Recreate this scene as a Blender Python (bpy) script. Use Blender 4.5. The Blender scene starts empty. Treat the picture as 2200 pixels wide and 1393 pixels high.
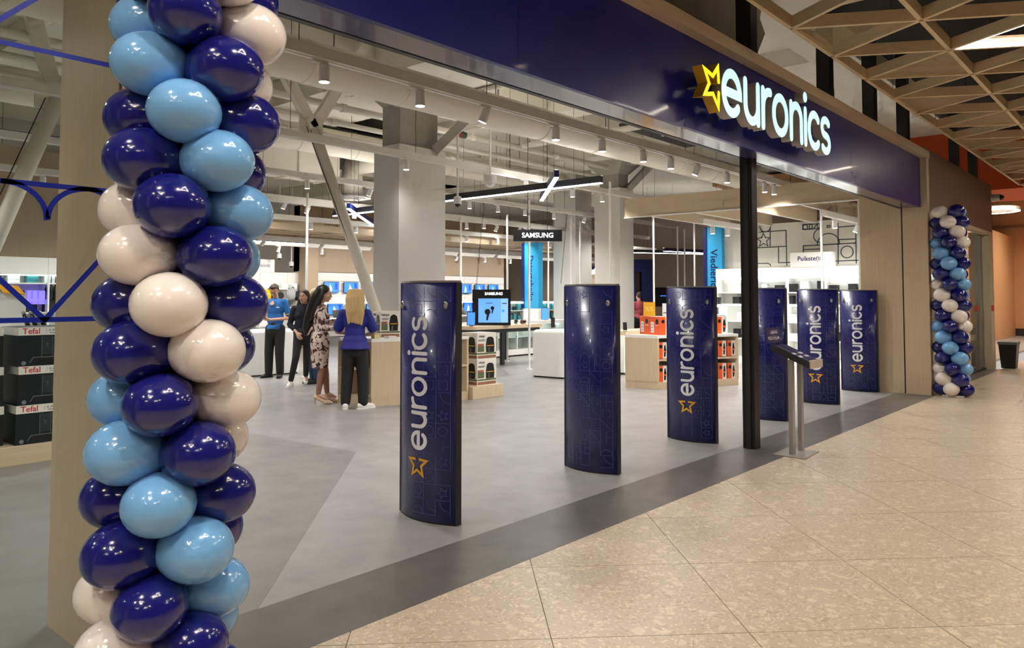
import bpy, bmesh, math, random
from mathutils import Vector, Matrix
random.seed(7)
sc = bpy.context.scene
# ------------------------------------------------------------------ camera
# measured from the photograph: focal length 1650 px of a 2200 px wide frame, principal point (1100, 564), eye height 1.55 m.
# X runs along the shop front, Y into the shop.
F, PXC, PYC, EYE = 1650.0, 1100.0, 564.0, 1.55
PITCH = math.atan(73.0 / F)
AZ = math.atan(1440.0 / F * math.cos(PITCH))
_fh = Vector((math.cos(AZ), math.sin(AZ), 0)); RIGHT = Vector((math.sin(AZ), -math.cos(AZ), 0)); _u = Vector((0, 0, 1))
FWD = _fh * math.cos(PITCH) + _u * math.sin(PITCH)
UPV = -_fh * math.sin(PITCH) + _u * math.cos(PITCH)
EYEV = Vector((0, 0, EYE))
cam_d = bpy.data.cameras.new('camera'); cam = bpy.data.objects.new('camera', cam_d)
sc.collection.objects.link(cam); sc.camera = cam
cam_d.sensor_fit = 'HORIZONTAL'; cam_d.sensor_width = 36; cam_d.lens = 36 * F / 2200
cam_d.shift_y = -(696.5 - PYC) / 2200; cam_d.clip_start = 0.05; cam_d.clip_end = 200
cam.matrix_world = Matrix(((RIGHT.x, UPV.x, -FWD.x, 0), (RIGHT.y, UPV.y, -FWD.y, 0), (RIGHT.z, UPV.z, -FWD.z, EYE), (0, 0, 0, 1)))
# ------------------------------------------------------------------ world, colour management
w = bpy.data.worlds.new('world'); sc.world = w; w.use_nodes = True
w.node_tree.nodes['Background'].inputs[0].default_value = (1.0, 0.92, 0.82, 1)
w.node_tree.nodes['Background'].inputs[1].default_value = 0.25
sc.view_settings.view_transform = 'Standard'; sc.view_settings.look = 'None'
sc.view_settings.exposure = 1.15; sc.view_settings.gamma = 1.0; sc.view_settings.use_curve_mapping = False
cy = sc.cycles; cy.max_bounces = 5; cy.diffuse_bounces = 4; cy.glossy_bounces = 3; cy.transmission_bounces = 3; cy.transparent_max_bounces = 8; cy.caustics_reflective = False; cy.caustics_refractive = False
cy.use_adaptive_sampling = True; cy.adaptive_threshold = 0.1; cy.adaptive_min_samples = 12; cy.sample_clamp_indirect = 6.0
SPOT_W = 64.0      # watt of one shop track spot
LED_E = 30.0       # emission of the mall's LED triangles
MALL_SPOT_W = 70.0
# ------------------------------------------------------------------ helpers
COL = sc.collection
def ray(x, y): return FWD + RIGHT * ((x - PXC) / F) - UPV * ((y - PYC) / F)
def at(x, y, X=None, Y=None, z=None, d=None):
    r = ray(x, y)
    if X is not None: t = X / r.x
    elif Y is not None: t = Y / r.y
    elif z is not None: t = (z - EYE) / r.z
    else: t = d
    return EYEV + r * t
def lin(c):
    c = c / 255.0
    return c / 12.92 if c <= 0.04045 else ((c + 0.055) / 1.055) ** 2.4
def S(r, g, b): return (lin(r), lin(g), lin(b), 1)
MATS = {}
def mat(name, col, rough=0.5, metal=0.0, var=0.06, scale=6.0, stretch=(1, 1, 1), bump=0.0, emit=None, es=0.0, coat=0.0, spec=0.5, alpha=None):
    if name in MATS: return MATS[name]
    m = bpy.data.materials.new(name); m.use_nodes = True; MATS[name] = m
    nt = m.node_tree; b = nt.nodes['Principled BSDF']
    b.inputs['Roughness'].default_value = rough; b.inputs['Metallic'].default_value = metal
    b.inputs['Coat Weight'].default_value = coat; b.inputs['Coat Roughness'].default_value = 0.06
    b.inputs['Specular IOR Level'].default_value = spec
    tc = nt.nodes.new('ShaderNodeTexCoord'); mp = nt.nodes.new('ShaderNodeMapping'); mp.inputs['Scale'].default_value = stretch
    nz = nt.nodes.new('ShaderNodeTexNoise'); nz.inputs['Scale'].default_value = scale; nz.inputs['Detail'].default_value = 4
    mx = nt.nodes.new('ShaderNodeMix'); mx.data_type = 'RGBA'
    mx.inputs[6].default_value = tuple(c * (1 - var) for c in col[:3]) + (1,)
    mx.inputs[7].default_value = tuple(min(1, c * (1 + var)) for c in col[:3]) + (1,)
    L = nt.links.new
    L(tc.outputs['Object'], mp.inputs[0]); L(mp.outputs[0], nz.inputs['Vector']); L(nz.outputs['Fac'], mx.inputs[0]); L(mx.outputs[2], b.inputs['Base Color'])
    if bump:
        bp = nt.nodes.new('ShaderNodeBump'); bp.inputs['Strength'].default_value = bump; bp.inputs['Distance'].default_value = 0.01
        L(nz.outputs['Fac'], bp.inputs['Height']); L(bp.outputs[0], b.inputs['Normal'])
    if emit is not None:
        b.inputs['Emission Color'].default_value = emit; b.inputs['Emission Strength'].default_value = es
    return m
def wood(name, col, axis='z', rough=0.45):
    st = {'z': (9, 9, 0.35), 'x': (0.35, 9, 9), 'y': (9, 0.35, 9)}[axis]
    m = mat(name, col, rough, var=0.14, scale=5.0, stretch=st)
    nz = [n for n in m.node_tree.nodes if n.type == 'TEX_NOISE'][0]; nz.inputs['Detail'].default_value = 8; nz.inputs['Distortion'].default_value = 0.6
    return m
def glassmat(name, tint=(0.93, 0.96, 0.95), refl=0.16):
    if name in MATS: return MATS[name]
    m = bpy.data.materials.new(name); m.use_nodes = True; MATS[name] = m
    nt = m.node_tree; nt.nodes.clear(); L = nt.links.new
    o = nt.nodes.new('ShaderNodeOutputMaterial'); t = nt.nodes.new('ShaderNodeBsdfTransparent'); t.inputs[0].default_value = tint + (1,)
    g = nt.nodes.new('ShaderNodeBsdfGlossy'); g.inputs['Roughness'].default_value = 0.02
    fr = nt.nodes.new('ShaderNodeLayerWeight'); fr.inputs[0].default_value = refl
    nz = nt.nodes.new('ShaderNodeTexNoise'); nz.inputs['Scale'].default_value = 1.5
    mt = nt.nodes.new('ShaderNodeMath'); mt.operation = 'MULTIPLY'; mt.inputs[1].default_value = 0.45
    mx = nt.nodes.new('ShaderNodeMixShader')
    L(fr.outputs['Fresnel'], mt.inputs[0]); L(mt.outputs[0], mx.inputs[0]); L(t.outputs[0], mx.inputs[1]); L(g.outputs[0], mx.inputs[2]); L(mx.outputs[0], o.inputs[0])
    return m
class MB:
    """collects geometry, then links it as one mesh object"""
    def __init__(s): s.v = []; s.f = []
    def add(s, vs, fs):
        n = len(s.v); s.v += [tuple(p) for p in vs]; s.f += [tuple(i + n for i in f) for f in fs]; return s
    def box(s, x0, x1, y0, y1, z0, z1):
        x0, x1 = min(x0, x1), max(x0, x1); y0, y1 = min(y0, y1), max(y0, y1); z0, z1 = min(z0, z1), max(z0, z1)
        return s.add([(x0, y0, z0), (x1, y0, z0), (x1, y1, z0), (x0, y1, z0), (x0, y0, z1), (x1, y0, z1), (x1, y1, z1), (x0, y1, z1)],
                     [(0, 3, 2, 1), (4, 5, 6, 7), (0, 1, 5, 4), (1, 2, 6, 5), (2, 3, 7, 6), (3, 0, 4, 7)])
    def obox(s, a, b, width, height, up=(0, 0, 1)):
        """bar from a to b, width sideways, height along up, centred"""
        a, b, up = Vector(a), Vector(b), Vector(up); d = (b - a).normalized(); r = d.cross(up)
        r = r.normalized() if r.length > 1e-6 else Vector((1, 0, 0)); u = r.cross(d).normalized()
        vs = []
        for p in (a, b):
            for sx, sy in ((-1, -1), (1, -1), (1, 1), (-1, 1)): vs.append(p + r * (sx * width / 2) + u * (sy * height / 2))
        return s.add(vs, [(0, 1, 2, 3), (7, 6, 5, 4), (0, 4, 5, 1), (1, 5, 6, 2), (2, 6, 7, 3), (3, 7, 4, 0)])
    def prism(s, poly, z0, z1):
        n = len(poly)
        ar = sum(poly[i][0] * poly[(i + 1) % n][1] - poly[(i + 1) % n][0] * poly[i][1] for i in range(n))
        if ar < 0: poly = poly[::-1]
        vs = [(p[0], p[1], z0) for p in poly] + [(p[0], p[1], z1) for p in poly]
        return s.add(vs, [tuple(range(n - 1, -1, -1)), tuple(range(n, 2 * n))] + [(i, (i + 1) % n, n + (i + 1) % n, n + i) for i in range(n)])
    def tube(s, pts, rad, n=10, caps=True):
        pts = [Vector(p) for p in pts]; k = len(pts)
        rads = rad if isinstance(rad, (list, tuple)) else [rad] * k
        base = len(s.v); prev = None
        for i, p in enumerate(pts):
            d = (pts[min(i + 1, k - 1)] - pts[max(i - 1, 0)]).normalized()
            if prev is None: r = d.cross(Vector((0, 0, 1))); r = r if r.length > 1e-3 else d.cross(Vector((1, 0, 0)))
            else: r = prev - d * prev.dot(d)
            r.normalize(); prev = r; u = d.cross(r)
            for j in range(n):
                a = 2 * math.pi * j / n; s.v.append(tuple(p + (r * math.cos(a) + u * math.sin(a)) * rads[i]))
        for i in range(k - 1):
            for j in range(n):
                a = base + i * n + j; b = base + i * n + (j + 1) % n
                s.f.append((a, b, b + n, a + n))
        if caps: s.f.append(tuple(base + j for j in range(n - 1, -1, -1))); s.f.append(tuple(base + (k - 1) * n + j for j in range(n)))
        return s
    def lathe(s, prof, c=(0, 0, 0), n=24):
        base = len(s.v); k = len(prof)
        for r, z in prof:
            for j in range(n):
                a = 2 * math.pi * j / n; s.v.append((c[0] + r * math.cos(a), c[1] + r * math.sin(a), c[2] + z))
        for i in range(k - 1):
            for j in range(n):
                a = base + i * n + j; b = base + i * n + (j + 1) % n
                s.f.append((a, b, b + n, a + n))
        s.f.append(tuple(base + j for j in range(n - 1, -1, -1))); s.f.append(tuple(base + (k - 1) * n + j for j in range(n)))
        return s
    def ell(s, c, rx, ry, rz, n=16, m=10):
        prof = [(max(math.sin(math.pi * i / m), 0.001), -math.cos(math.pi * i / m)) for i in range(m + 1)]
        b = MB().lathe(prof, n=n); return s.add([(c[0] + p[0] * rx, c[1] + p[1] * ry, c[2] + p[2] * rz) for p in b.v], b.f)
    def map(s, fn): s.v = [tuple(fn(p)) for p in s.v]; return s
    def flat(s, other, o, u, v, n):
        o, u, v, n = Vector(o), Vector(u), Vector(v), Vector(n)
        return s.add([o + u * p[0] + v * p[1] + n * p[2] for p in other.v], other.f)
    def build(s, name, m, parent=None, smooth=False, bevel=0.0, local=False):
        me = bpy.data.meshes.new(name)
        vs = s.v
        if parent is not None and not local:
            L = world_loc(parent); vs = [(p[0] - L[0], p[1] - L[1], p[2] - L[2]) for p in vs]
        me.from_pydata(vs, [], s.f); me.validate()
        if bevel:
            bm = bmesh.new(); bm.from_mesh(me); bmesh.ops.bevel(bm, geom=bm.edges[:], offset=bevel, segments=2, affect='EDGES', profile=0.5); bm.to_mesh(me); bm.free()
        if smooth: me.polygons.foreach_set('use_smooth', [True] * len(me.polygons))
        me.materials.append(m)
        o = bpy.data.objects.new(name, me); COL.objects.link(o)
        if parent is not None: o.parent = parent
        return o
def world_loc(o):
    L = Vector((0, 0, 0))
    while o is not None: L += o.location; o = o.parent
    return L
def tag(o, label=None, cat=None, group=None, kind=None):
    if label: o['label'] = label
    if cat: o['category'] = cat
    if group: o['group'] = group
    if kind: o['kind'] = kind
    return o
def thing(name, label, cat, loc=(0, 0, 0), group=None):
    o = bpy.data.objects.new(name, None); COL.objects.link(o); o.location = loc; o.empty_display_size = 0.1
    return tag(o, label, cat, group)
def struct(name, mb, m, label=None, cat=None, **k):
    o = mb.build(name, m, **k); o['kind'] = 'structure'
    if label: o['label'] = label
    if cat: o['category'] = cat
    return o
def group_struct(name, label, cat, loc=(0, 0, 0)):
    o = thing(name, label, cat, loc); o['kind'] = 'structure'; return o
def copy_tree(o, loc=None, label=None, parent=None):
    c = o.copy(); COL.objects.link(c); c.parent = parent
    if loc is not None: c.location = loc
    if label: c['label'] = label
    for ch in list(o.children): copy_tree(ch, parent=c)
    return c
def ribbon(pts, wd, closed=False, depth=0.0, z=0.0):
    """flat stroke of width wd with round caps along 2-D points, optionally extruded by depth"""
    P = [Vector((p[0], p[1])) for p in pts]; mb = MB(); n = len(P); Ls = []; Rs = []
    for i, p in enumerate(P):
        if closed: a, b = P[i - 1], P[(i + 1) % n]
        else: a, b = P[max(i - 1, 0)], P[min(i + 1, n - 1)]
        d1 = (p - a); d2 = (b - p)
        if d1.length < 1e-9: d1 = d2
        if d2.length < 1e-9: d2 = d1
        d1 = d1.normalized(); d2 = d2.normalized(); t = d1 + d2
        t = t.normalized() if t.length > 1e-6 else d1
        nn = Vector((-t.y, t.x)); c = max(0.45, nn.dot(Vector((-d1.y, d1.x)))); o = nn * (wd / 2 / c)
        Ls.append(p + o); Rs.append(p - o)
    if closed:
        loops = None
        top = [(l.x, l.y, z + depth) for l in Ls] + [(r.x, r.y, z + depth) for r in Rs]
        fs = [(n + i, n + (i + 1) % n, (i + 1) % n, i) for i in range(n)]
        if depth:
            bot = [(l.x, l.y, z) for l in Ls] + [(r.x, r.y, z) for r in Rs]; m = 2 * n
            fs += [(i, (i + 1) % n, m + (i + 1) % n, m + i) for i in range(n)] + [(m + n + i, m + n + (i + 1) % n, n + (i + 1) % n, n + i) for i in range(n)]
            fs += [(m + i, m + (i + 1) % n, m + n + (i + 1) % n, m + n + i) for i in range(n)]
            return mb.add(top + bot, fs)
        return mb.add(top, fs)
    def cap(c, d, k=6):
        a0 = math.atan2(d.y, d.x); return [c + Vector((math.cos(a0 + t), math.sin(a0 + t))) * wd / 2 for t in [(-math.pi / 2) + math.pi * j / k for j in range(1, k)]]
    quads_top = []
    e1 = cap(P[-1], (P[-1] - P[-2])); e0 = cap(P[0], (P[0] - P[1]))
    loop = Rs + e1 + Ls[::-1] + e0; m = len(loop)
    top = [(p.x, p.y, z + depth) for p in loop]; k = len(e1)
    fs = [(i, i + 1, 2 * n + k - 2 - i, 2 * n + k - 1 - i) for i in range(n - 1)]
    fs.append(tuple(range(n - 1, n + k + 1))); fs.append(tuple(list(range(2 * n + k - 1, m)) + [0]))
    if depth:
        bot = [(p.x, p.y, z) for p in loop]
        fs2 = [tuple(m + i for i in f[::-1]) for f in fs]
        fs = fs + fs2 + [(m + i, m + (i + 1) % m, (i + 1) % m, i) for i in range(m)]
        return mb.add(top + bot, fs)
    return mb.add(top, fs)
def arc(cx, cy, r, a0, a1, n=14, ry=None):
    ry = r if ry is None else ry
    return [(cx + r * math.cos(math.radians(a0 + (a1 - a0) * i / n)), cy + ry * math.sin(math.radians(a0 + (a1 - a0) * i / n))) for i in range(n + 1)]
FONT_CACHE = {}
def text(s, size=1.0, depth=0.0, align='CENTER', bold=0.0):
    """mesh of a line of lettering in the built-in typeface, in the xy plane"""
    key = (s, align, bold)
    if key not in FONT_CACHE:
        cu = bpy.data.curves.new('lettering', 'FONT'); cu.body = s; cu.size = 1.0; cu.align_x = align; cu.align_y = 'CENTER'; cu.resolution_u = 3; cu.offset = bold
        ob = bpy.data.objects.new('lettering', cu); COL.objects.link(ob)
        dg = bpy.context.evaluated_depsgraph_get(); me = ob.evaluated_get(dg).to_mesh()
        FONT_CACHE[key] = ([tuple(v.co) for v in me.vertices], [tuple(p.vertices) for p in me.polygons])
        ob.evaluated_get(dg).to_mesh_clear(); bpy.data.objects.remove(ob); bpy.data.curves.remove(cu)
    vs, fs = FONT_CACHE[key]; mb = MB().add([(v[0] * size, v[1] * size, 0) for v in vs], fs)
    return mb
def spot(name, loc, target, watt, angle, col=(1, 0.93, 0.82), blend=0.6, size=0.04, parent=None):
    l = bpy.data.lights.new(name, 'SPOT'); l.energy = watt; l.color = col; l.spot_size = math.radians(angle); l.spot_blend = blend; l.shadow_soft_size = size
    o = bpy.data.objects.new(name, l); COL.objects.link(o); o.location = loc
    o.rotation_euler = (Vector(target) - Vector(loc)).to_track_quat('-Z', 'Y').to_euler()
    return o
# ------------------------------------------------------------------ materials
OAK = S(206, 185, 154)
M_wood = wood('oak_veneer', OAK); M_woodx = wood('oak_veneer_lengthwise', OAK, 'x'); M_woody = wood('oak_veneer_crosswise', OAK, 'y')
M_lat = wood('oak_lattice', S(226, 200, 160), 'x'); M_laty = wood('oak_lattice_diagonal', S(226, 200, 160), 'y')
M_wood_dk = wood('brown_laminate', S(172, 150, 124)); M_panelbrown = wood('dark_brown_laminate', S(112, 96, 84))
M_navy = mat('navy_gloss_panel', S(13, 19, 112), 0.33, var=0.03, spec=0.3, coat=0.1)
M_navyfilm = mat('navy_film', S(15, 15, 88), 0.28, var=0.05, coat=0.2)
M_black = mat('black_metal', S(22, 22, 24), 0.4, var=0.05)
M_dark = mat('charcoal_paint', S(38, 38, 42), 0.5)
M_white = mat('white_laminate', S(235, 234, 230), 0.35, var=0.02)
M_offw = mat('off_white_paint', S(212, 208, 196), 0.6, var=0.03)
M_ceil = mat('painted_concrete', S(226, 221, 206), 0.8, var=0.12, scale=1.5, bump=0.2)
M_duct = mat('painted_duct', S(236, 230, 214), 0.55, var=0.03)
M_steel = mat('painted_steel', S(230, 225, 211), 0.5, var=0.05)
M_alu = mat('brushed_aluminium', S(176, 174, 170), 0.35, metal=0.9, var=0.05, stretch=(1, 1, 12))
M_track = mat('white_track_profile', S(222, 219, 210), 0.45, var=0.03)
M_lampw = mat('white_lamp_housing', S(228, 227, 224), 0.4, var=0.02)
M_lens = mat('lit_spot_lens', S(255, 250, 240), 0.4, var=0.01, emit=(1, 0.94, 0.85, 1), es=9.0)
M_led = mat('lit_led_strip', S(255, 255, 255), 0.4, var=0.01, emit=(0.93, 0.96, 1, 1), es=5.0)
M_added_upled = mat('lit_led_uplight', S(255, 255, 255), 0.4, var=0.01, emit=(1, 0.96, 0.9, 1), es=13.0)  # upward emission added to brighten the shop ceiling
M_mled = mat('lit_mall_led', S(255, 255, 255), 0.4, var=0.01, emit=(1, 0.93, 0.84, 1), es=LED_E)
M_letterw = mat('lit_letter_face', S(220, 245, 250), 0.4, var=0.01, emit=(0.50, 0.88, 0.97, 1), es=0.44)
M_lettery = mat('lit_star_face', S(250, 230, 40), 0.4, var=0.01, emit=(1.0, 0.84, 0.0, 1), es=0.42)
M_retw = mat('letter_return_grey', S(176, 168, 160), 0.5); M_rety = mat('star_return_mustard', S(196, 150, 20), 0.5)
M_print = mat('white_print', S(232, 232, 236), 0.3, var=0.02); M_gold = mat('gold_print', S(226, 166, 44), 0.3, var=0.03)
M_pattern = mat('pale_blue_line_print', S(74, 82, 158), 0.3, var=0.05)
M_decal = mat('blue_vinyl_line', S(26, 44, 172), 0.4, var=0.04)
M_bdark = mat('navy_balloon', S(22, 24, 112), 0.16, var=0.06, coat=0.5)
M_blight = mat('sky_blue_balloon', S(120, 178, 232), 0.16, var=0.04, coat=0.5)
M_bwhite = mat('white_balloon', S(238, 230, 224), 0.16, var=0.02, coat=0.5)
M_glass = glassmat('clear_glass')
M_cyan = mat('cyan_banner', S(40, 160, 215), 0.5, var=0.03); M_navyb = mat('navy_banner', S(20, 28, 90), 0.4)
M_orange = mat('orange_paint', S(200, 80, 20), 0.6, var=0.05); M_peach = mat('peach_wall_paint', S(214, 164, 118), 0.7, var=0.04)
M_blacktop = mat('black_ceiling_paint', S(26, 25, 24), 0.8)
M_greyline = mat('dark_blue_line_paint', S(60, 64, 76), 0.6)
# ================================================================== THE SETTING
# ---- mall floor: terrazzo tiles laid at 45 degrees, 0.92 m
def terrazzo():
    m = mat('terrazzo_tile', S(192, 177, 156), 0.3, var=0.05, scale=2.0)
    nt = m.node_tree; L = nt.links.new; b = nt.nodes['Principled BSDF']
    g = nt.nodes.new('ShaderNodeNewGeometry')
    src = [n for n in nt.nodes if n.type == 'MIX'][0].outputs[2]
    nd = nt.nodes.new('ShaderNodeTexNoise'); nd.inputs['Scale'].default_value = 6; L(g.outputs['Position'], nd.inputs['Vector'])
    add = nt.nodes.new('ShaderNodeVectorMath'); add.operation = 'MULTIPLY_ADD'; add.inputs[1].default_value = (0.12, 0.12, 0.12)
    L(nd.outputs['Color'], add.inputs[0]); L(g.outputs['Position'], add.inputs[2])
    for sc_, thr, col in ((16, 0.045, S(222, 206, 182)), (38, 0.03, S(170, 146, 118)), (60, 0.035, S(232, 218, 196))):
        v = nt.nodes.new('ShaderNodeTexVoronoi'); v.inputs['Scale'].default_value = sc_; L(add.outputs[0], v.inputs['Vector'])
        sx = nt.nodes.new('ShaderNodeSeparateColor'); L(v.outputs['Color'], sx.inputs[0])
        lt = nt.nodes.new('ShaderNodeMath'); lt.operation = 'LESS_THAN'; lt.inputs[1].default_value = 0.33; L(sx.outputs[0], lt.inputs[0])
        dm = nt.nodes.new('ShaderNodeMapRange'); dm.inputs[1].default_value = 0.38; dm.inputs[2].default_value = 0.5; dm.inputs[3].default_value = 1; dm.inputs[4].default_value = 0
        L(v.outputs['Distance'], dm.inputs[0])
        mu = nt.nodes.new('ShaderNodeMath'); mu.operation = 'MULTIPLY'; L(lt.outputs[0], mu.inputs[0]); L(dm.outputs[0], mu.inputs[1])
        m2 = nt.nodes.new('ShaderNodeMath'); m2.operation = 'MULTIPLY'; m2.inputs[1].default_value = 0.6; L(mu.outputs[0], m2.inputs[0])
        mx = nt.nodes.new('ShaderNodeMix'); mx.data_type = 'RGBA'; mx.inputs[7].default_value = col
        L(m2.outputs[0], mx.inputs[0]); L(src, mx.inputs[6]); src = mx.outputs[2]
    L(src, b.inputs['Base Color']); return m
M_tile = terrazzo()
M_joint = mat('tile_joint', S(122, 106, 88), 0.8)
def concrete(name, c1, c2, rough=0.33):
    m = mat(name, c1, rough, var=0.1, scale=1.2)
    nt = m.node_tree; L = nt.links.new; b = nt.nodes['Principled BSDF']
    src = [n for n in nt.nodes if n.type == 'MIX'][0].outputs[2]
    g = nt.nodes.new('ShaderNodeNewGeometry')
    n1 = nt.nodes.new('ShaderNodeTexNoise'); n1.inputs['Scale'].default_value = 2.6; n1.inputs['Detail'].default_value = 9; n1.inputs['Roughness'].default_value = 0.65; L(g.outputs['Position'], n1.inputs['Vector'])
    r1 = nt.nodes.new('ShaderNodeMapRange'); r1.inputs[1].default_value = 0.35; r1.inputs[2].default_value = 0.7; L(n1.outputs['Fac'], r1.inputs[0])
    mx = nt.nodes.new('ShaderNodeMix'); mx.data_type = 'RGBA'; mx.inputs[7].default_value = c2; L(r1.outputs[0], mx.inputs[0]); L(src, mx.inputs[6])
    n2 = nt.nodes.new('ShaderNodeTexNoise'); n2.inputs['Scale'].default_value = 90; n2.inputs['Detail'].default_value = 2; L(g.outputs['Position'], n2.inputs['Vector'])
    r2 = nt.nodes.new('ShaderNodeMapRange'); r2.inputs[1].default_value = 0.62; r2.inputs[2].default_value = 0.72; r2.inputs[4].default_value = 0.35; L(n2.outputs['Fac'], r2.inputs[0])
    m2 = nt.nodes.new('ShaderNodeMix'); m2.data_type = 'RGBA'; m2.inputs[7].default_value = tuple(min(1, c * 1.5) for c in c1[:3]) + (1,); L(r2.outputs[0], m2.inputs[0]); L(mx.outputs[2], m2.inputs[6])
    L(m2.outputs[2], b.inputs['Base Color'])
    rr = nt.nodes.new('ShaderNodeMapRange'); rr.inputs[3].default_value = rough - 0.08; rr.inputs[4].default_value = rough + 0.1; L(n1.outputs['Fac'], rr.inputs[0]); L(rr.outputs[0], b.inputs['Roughness'])
    return m
M_floor = concrete('light_grey_vinyl', S(150, 148, 146), S(134, 132, 131))
M_floor2 = concrete('mid_grey_vinyl', S(130, 127, 124), S(116, 113, 110))
M_strip = concrete('dark_grey_threshold', S(104, 100, 96), S(86, 83, 80), 0.3)
YE = 2.945
fm = struct('floor', MB().box(-8, 40, -8, YE, -0.06, -0.004), M_joint, 'beige terrazzo tile floor of the mall walkway', 'floor')
def clip(poly, ax, lim, keep_less=True):
    out = []
    for i in range(len(poly)):
        a, b = poly[i], poly[(i + 1) % len(poly)]
        ia, ib = (a[ax] <= lim) == keep_less, (b[ax] <= lim) == keep_less
        if ia: out.append(a)
        if ia != ib:
            t = (lim - a[ax]) / (b[ax] - a[ax]); out.append((a[0] + (b[0] - a[0]) * t, a[1] + (b[1] - a[1]) * t))
    return out
R2 = math.sqrt(2); T = 0.917; g = 0.0022; rest = MB(); whole = None
for i in range(-20, 40):
    for j in range(-20, 40):
        u0, v0 = 3.53 + i * T, 0.42 + j * T
        q = [((u + v) / R2, (u - v) / R2) for u, v in ((u0 + g, v0 + g), (u0 + T - g, v0 + g), (u0 + T - g, v0 + T - g), (u0 + g, v0 + T - g))]
        cx = sum(p[0] for p in q) / 4; cy = sum(p[1] for p in q) / 4
        if not (-6 < cx < 37 and -6 < cy < 4): continue
        p = clip(q, 1, YE)
        if len(p) < 3: continue
        cutp = len(p) != 4 or abs(p[0][1] - q[0][1]) > 1e-6 or max(a[1] for a in q) > YE
        ang = math.degrees(math.atan2(cy, cx))
        if 1.2 < cx < 19 and 5 < ang < 64:
            if not cutp:
                if whole is None:
                    whole = MB().prism([(a[0] - cx, a[1] - cy) for a in q], -0.004, 0).build('floor_tile', M_tile, fm, local=True); whole.location = (cx, cy, 0)
                else:
                    c = whole.copy(); COL.objects.link(c); c.location = (cx, cy, 0)
            else: MB().prism(p, -0.004, 0).build('floor_tile', M_tile, fm)
        else: rest.prism(p, -0.004, 0)
o = rest.build('floor_tiles_beyond', M_tile, fm); o['kind'] = 'stuff'
struct('floor_threshold', MB().box(-8, 19.2, YE, 3.5, -0.06, 0), M_strip, 'dark grey threshold strip along the shop front', 'floor')
struct('floor_shop', MB().box(-12, 45, 3.5, 34, -0.06, 0), M_floor, 'pale grey vinyl floor inside the shop', 'floor')
struct('floor_inlay', MB().prism([(-4, 3.503), (2.1, 3.503), (4.8, 6.24), (4.55, 9.6), (-4, 9.6)], 0, 0.0012), M_floor2, 'darker grey angled floor area behind the balloon column', 'floor')
struct('floor_inlay.001', MB().prism([(9.2, 10.6), (11.4, 9.9), (12.6, 11.4), (12.2, 14.0), (9.8, 13)], 0, 0.0012), M_floor2, 'darker grey floor patch between the counters and the display table', 'floor')
# ---- shop front portal: oak frame, navy fascia, black door track and post
XL, XR = 1.34, 13.43
fr = group_struct('trim_1', 'oak portal frame around the wide shop entrance', 'frame', (XL, 3.0, 0))
MB().box(XL, XL + 0.1, 3.0, 3.36, 0, 3.85).build('jamb', M_wood, fr); MB().box(XL, XL + 0.1, 3.4, 4.07, 0, 3.85).build('jamb', M_wood, fr)
MB().box(XR, XR + 0.16, 3.0, 3.365, 0, 3.85).build('jamb', M_wood, fr); MB().box(XR, XR + 0.16, 3.385, 4.02, 0, 3.85).build('jamb', M_wood, fr)
MB().box(XR + 0.01, XR + 0.15, 3.36, 3.39, 0, 3.3).build('shadow_gap', M_black, fr); MB().box(XL + 0.005, XL + 0.1, 3.355, 3.405, 0, 3.3).build('shadow_gap', M_black, fr)
MB().box(XL, XR + 0.16, 2.985, 3.2, 3.755, 3.865).build('head_rail', M_woodx, fr)
fa = group_struct('trim_2', 'glossy navy fascia board over the shop entrance', 'fascia', (XL, 3.1, 2.95))
xs = [XL + 0.1, 3.6, 5.75, 7.9, 10.05, 12.2, XR]
for a, b in zip(xs, xs[1:]):
    MB().box(a + 0.001, b - 0.001, 3.09, 3.13, 2.965, 3.765).build('panel', M_navy, fa)
    MB().box(a + 0.001, b - 0.001, 3.13, 3.365, 2.97, 2.985).build('soffit_panel', mat('navy_satin_soffit', S(58, 62, 104), 0.25, var=0.03, coat=0.6), fa)
MB().box(XL + 0.1, XR, 3.365, 3.41, 2.966, 3.05).build('door_track', M_black, fa)
MB().box(XL + 0.1, XR, 3.41, 3.42, 3.0, 3.85).build('backing', M_dark, fa)
po = group_struct('trim_3', 'slim black steel post standing in the entrance', 'post', (7.58, 3.36, 0))
MB().box(7.53, 7.66, 3.30, 3.43, 0, 2.975).build('post_body', M_black, po, bevel=0.004)
MB().box(7.515, 7.53, 3.34, 3.39, 0.0, 2.965).build('door_guide', M_dark, po)
# ---- left shop window in front of the oak jamb, with blue vinyl line drawing
wn = group_struct('window_1', 'large shop window pane left of the entrance with blue line stickers', 'window', (-1, 3.4, 0))
MB().box(-3.0, 1.335, 3.376, 3.388, 0.02, 3.5).build('pane', M_glass, wn); MB().box(-3, 1.34, 3.36, 3.41, 0, 0.02).build('sill_channel', M_alu, wn)
def decal(pts, wd=0.02): MB().flat(ribbon(pts, wd, depth=0.0004), (0, 3.375, 0), (1, 0, 0), (0, 0, 1), (0, -1, 0)).build('vinyl_line', M_decal, wn)
decal([(-2.5, 2.522), (1.325, 2.522)]); decal([(-2.5, 1.99), (1.325, 1.99)]); decal([(-2.5, 1.458), (1.325, 1.458)])
decal([(1.012, 2.725), (0.9, 2.615), (0.65, 2.375)]); decal([(1.325, 2.522), (1.325, 2.9)])
decal([(0.54, 1.99), (1.074, 1.458), (1.325, 1.765)])
decal([(1.071, 1.86)] + arc(0.92, 1.86, 0.15, 0, 90, 10, 0.13)); decal([(1.076, 1.86)] + arc(1.226, 1.86, 0.15, 180, 90, 10, 0.13) + arc(1.226, 1.84, 0.12, 80, 20, 6, 0.15))
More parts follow.
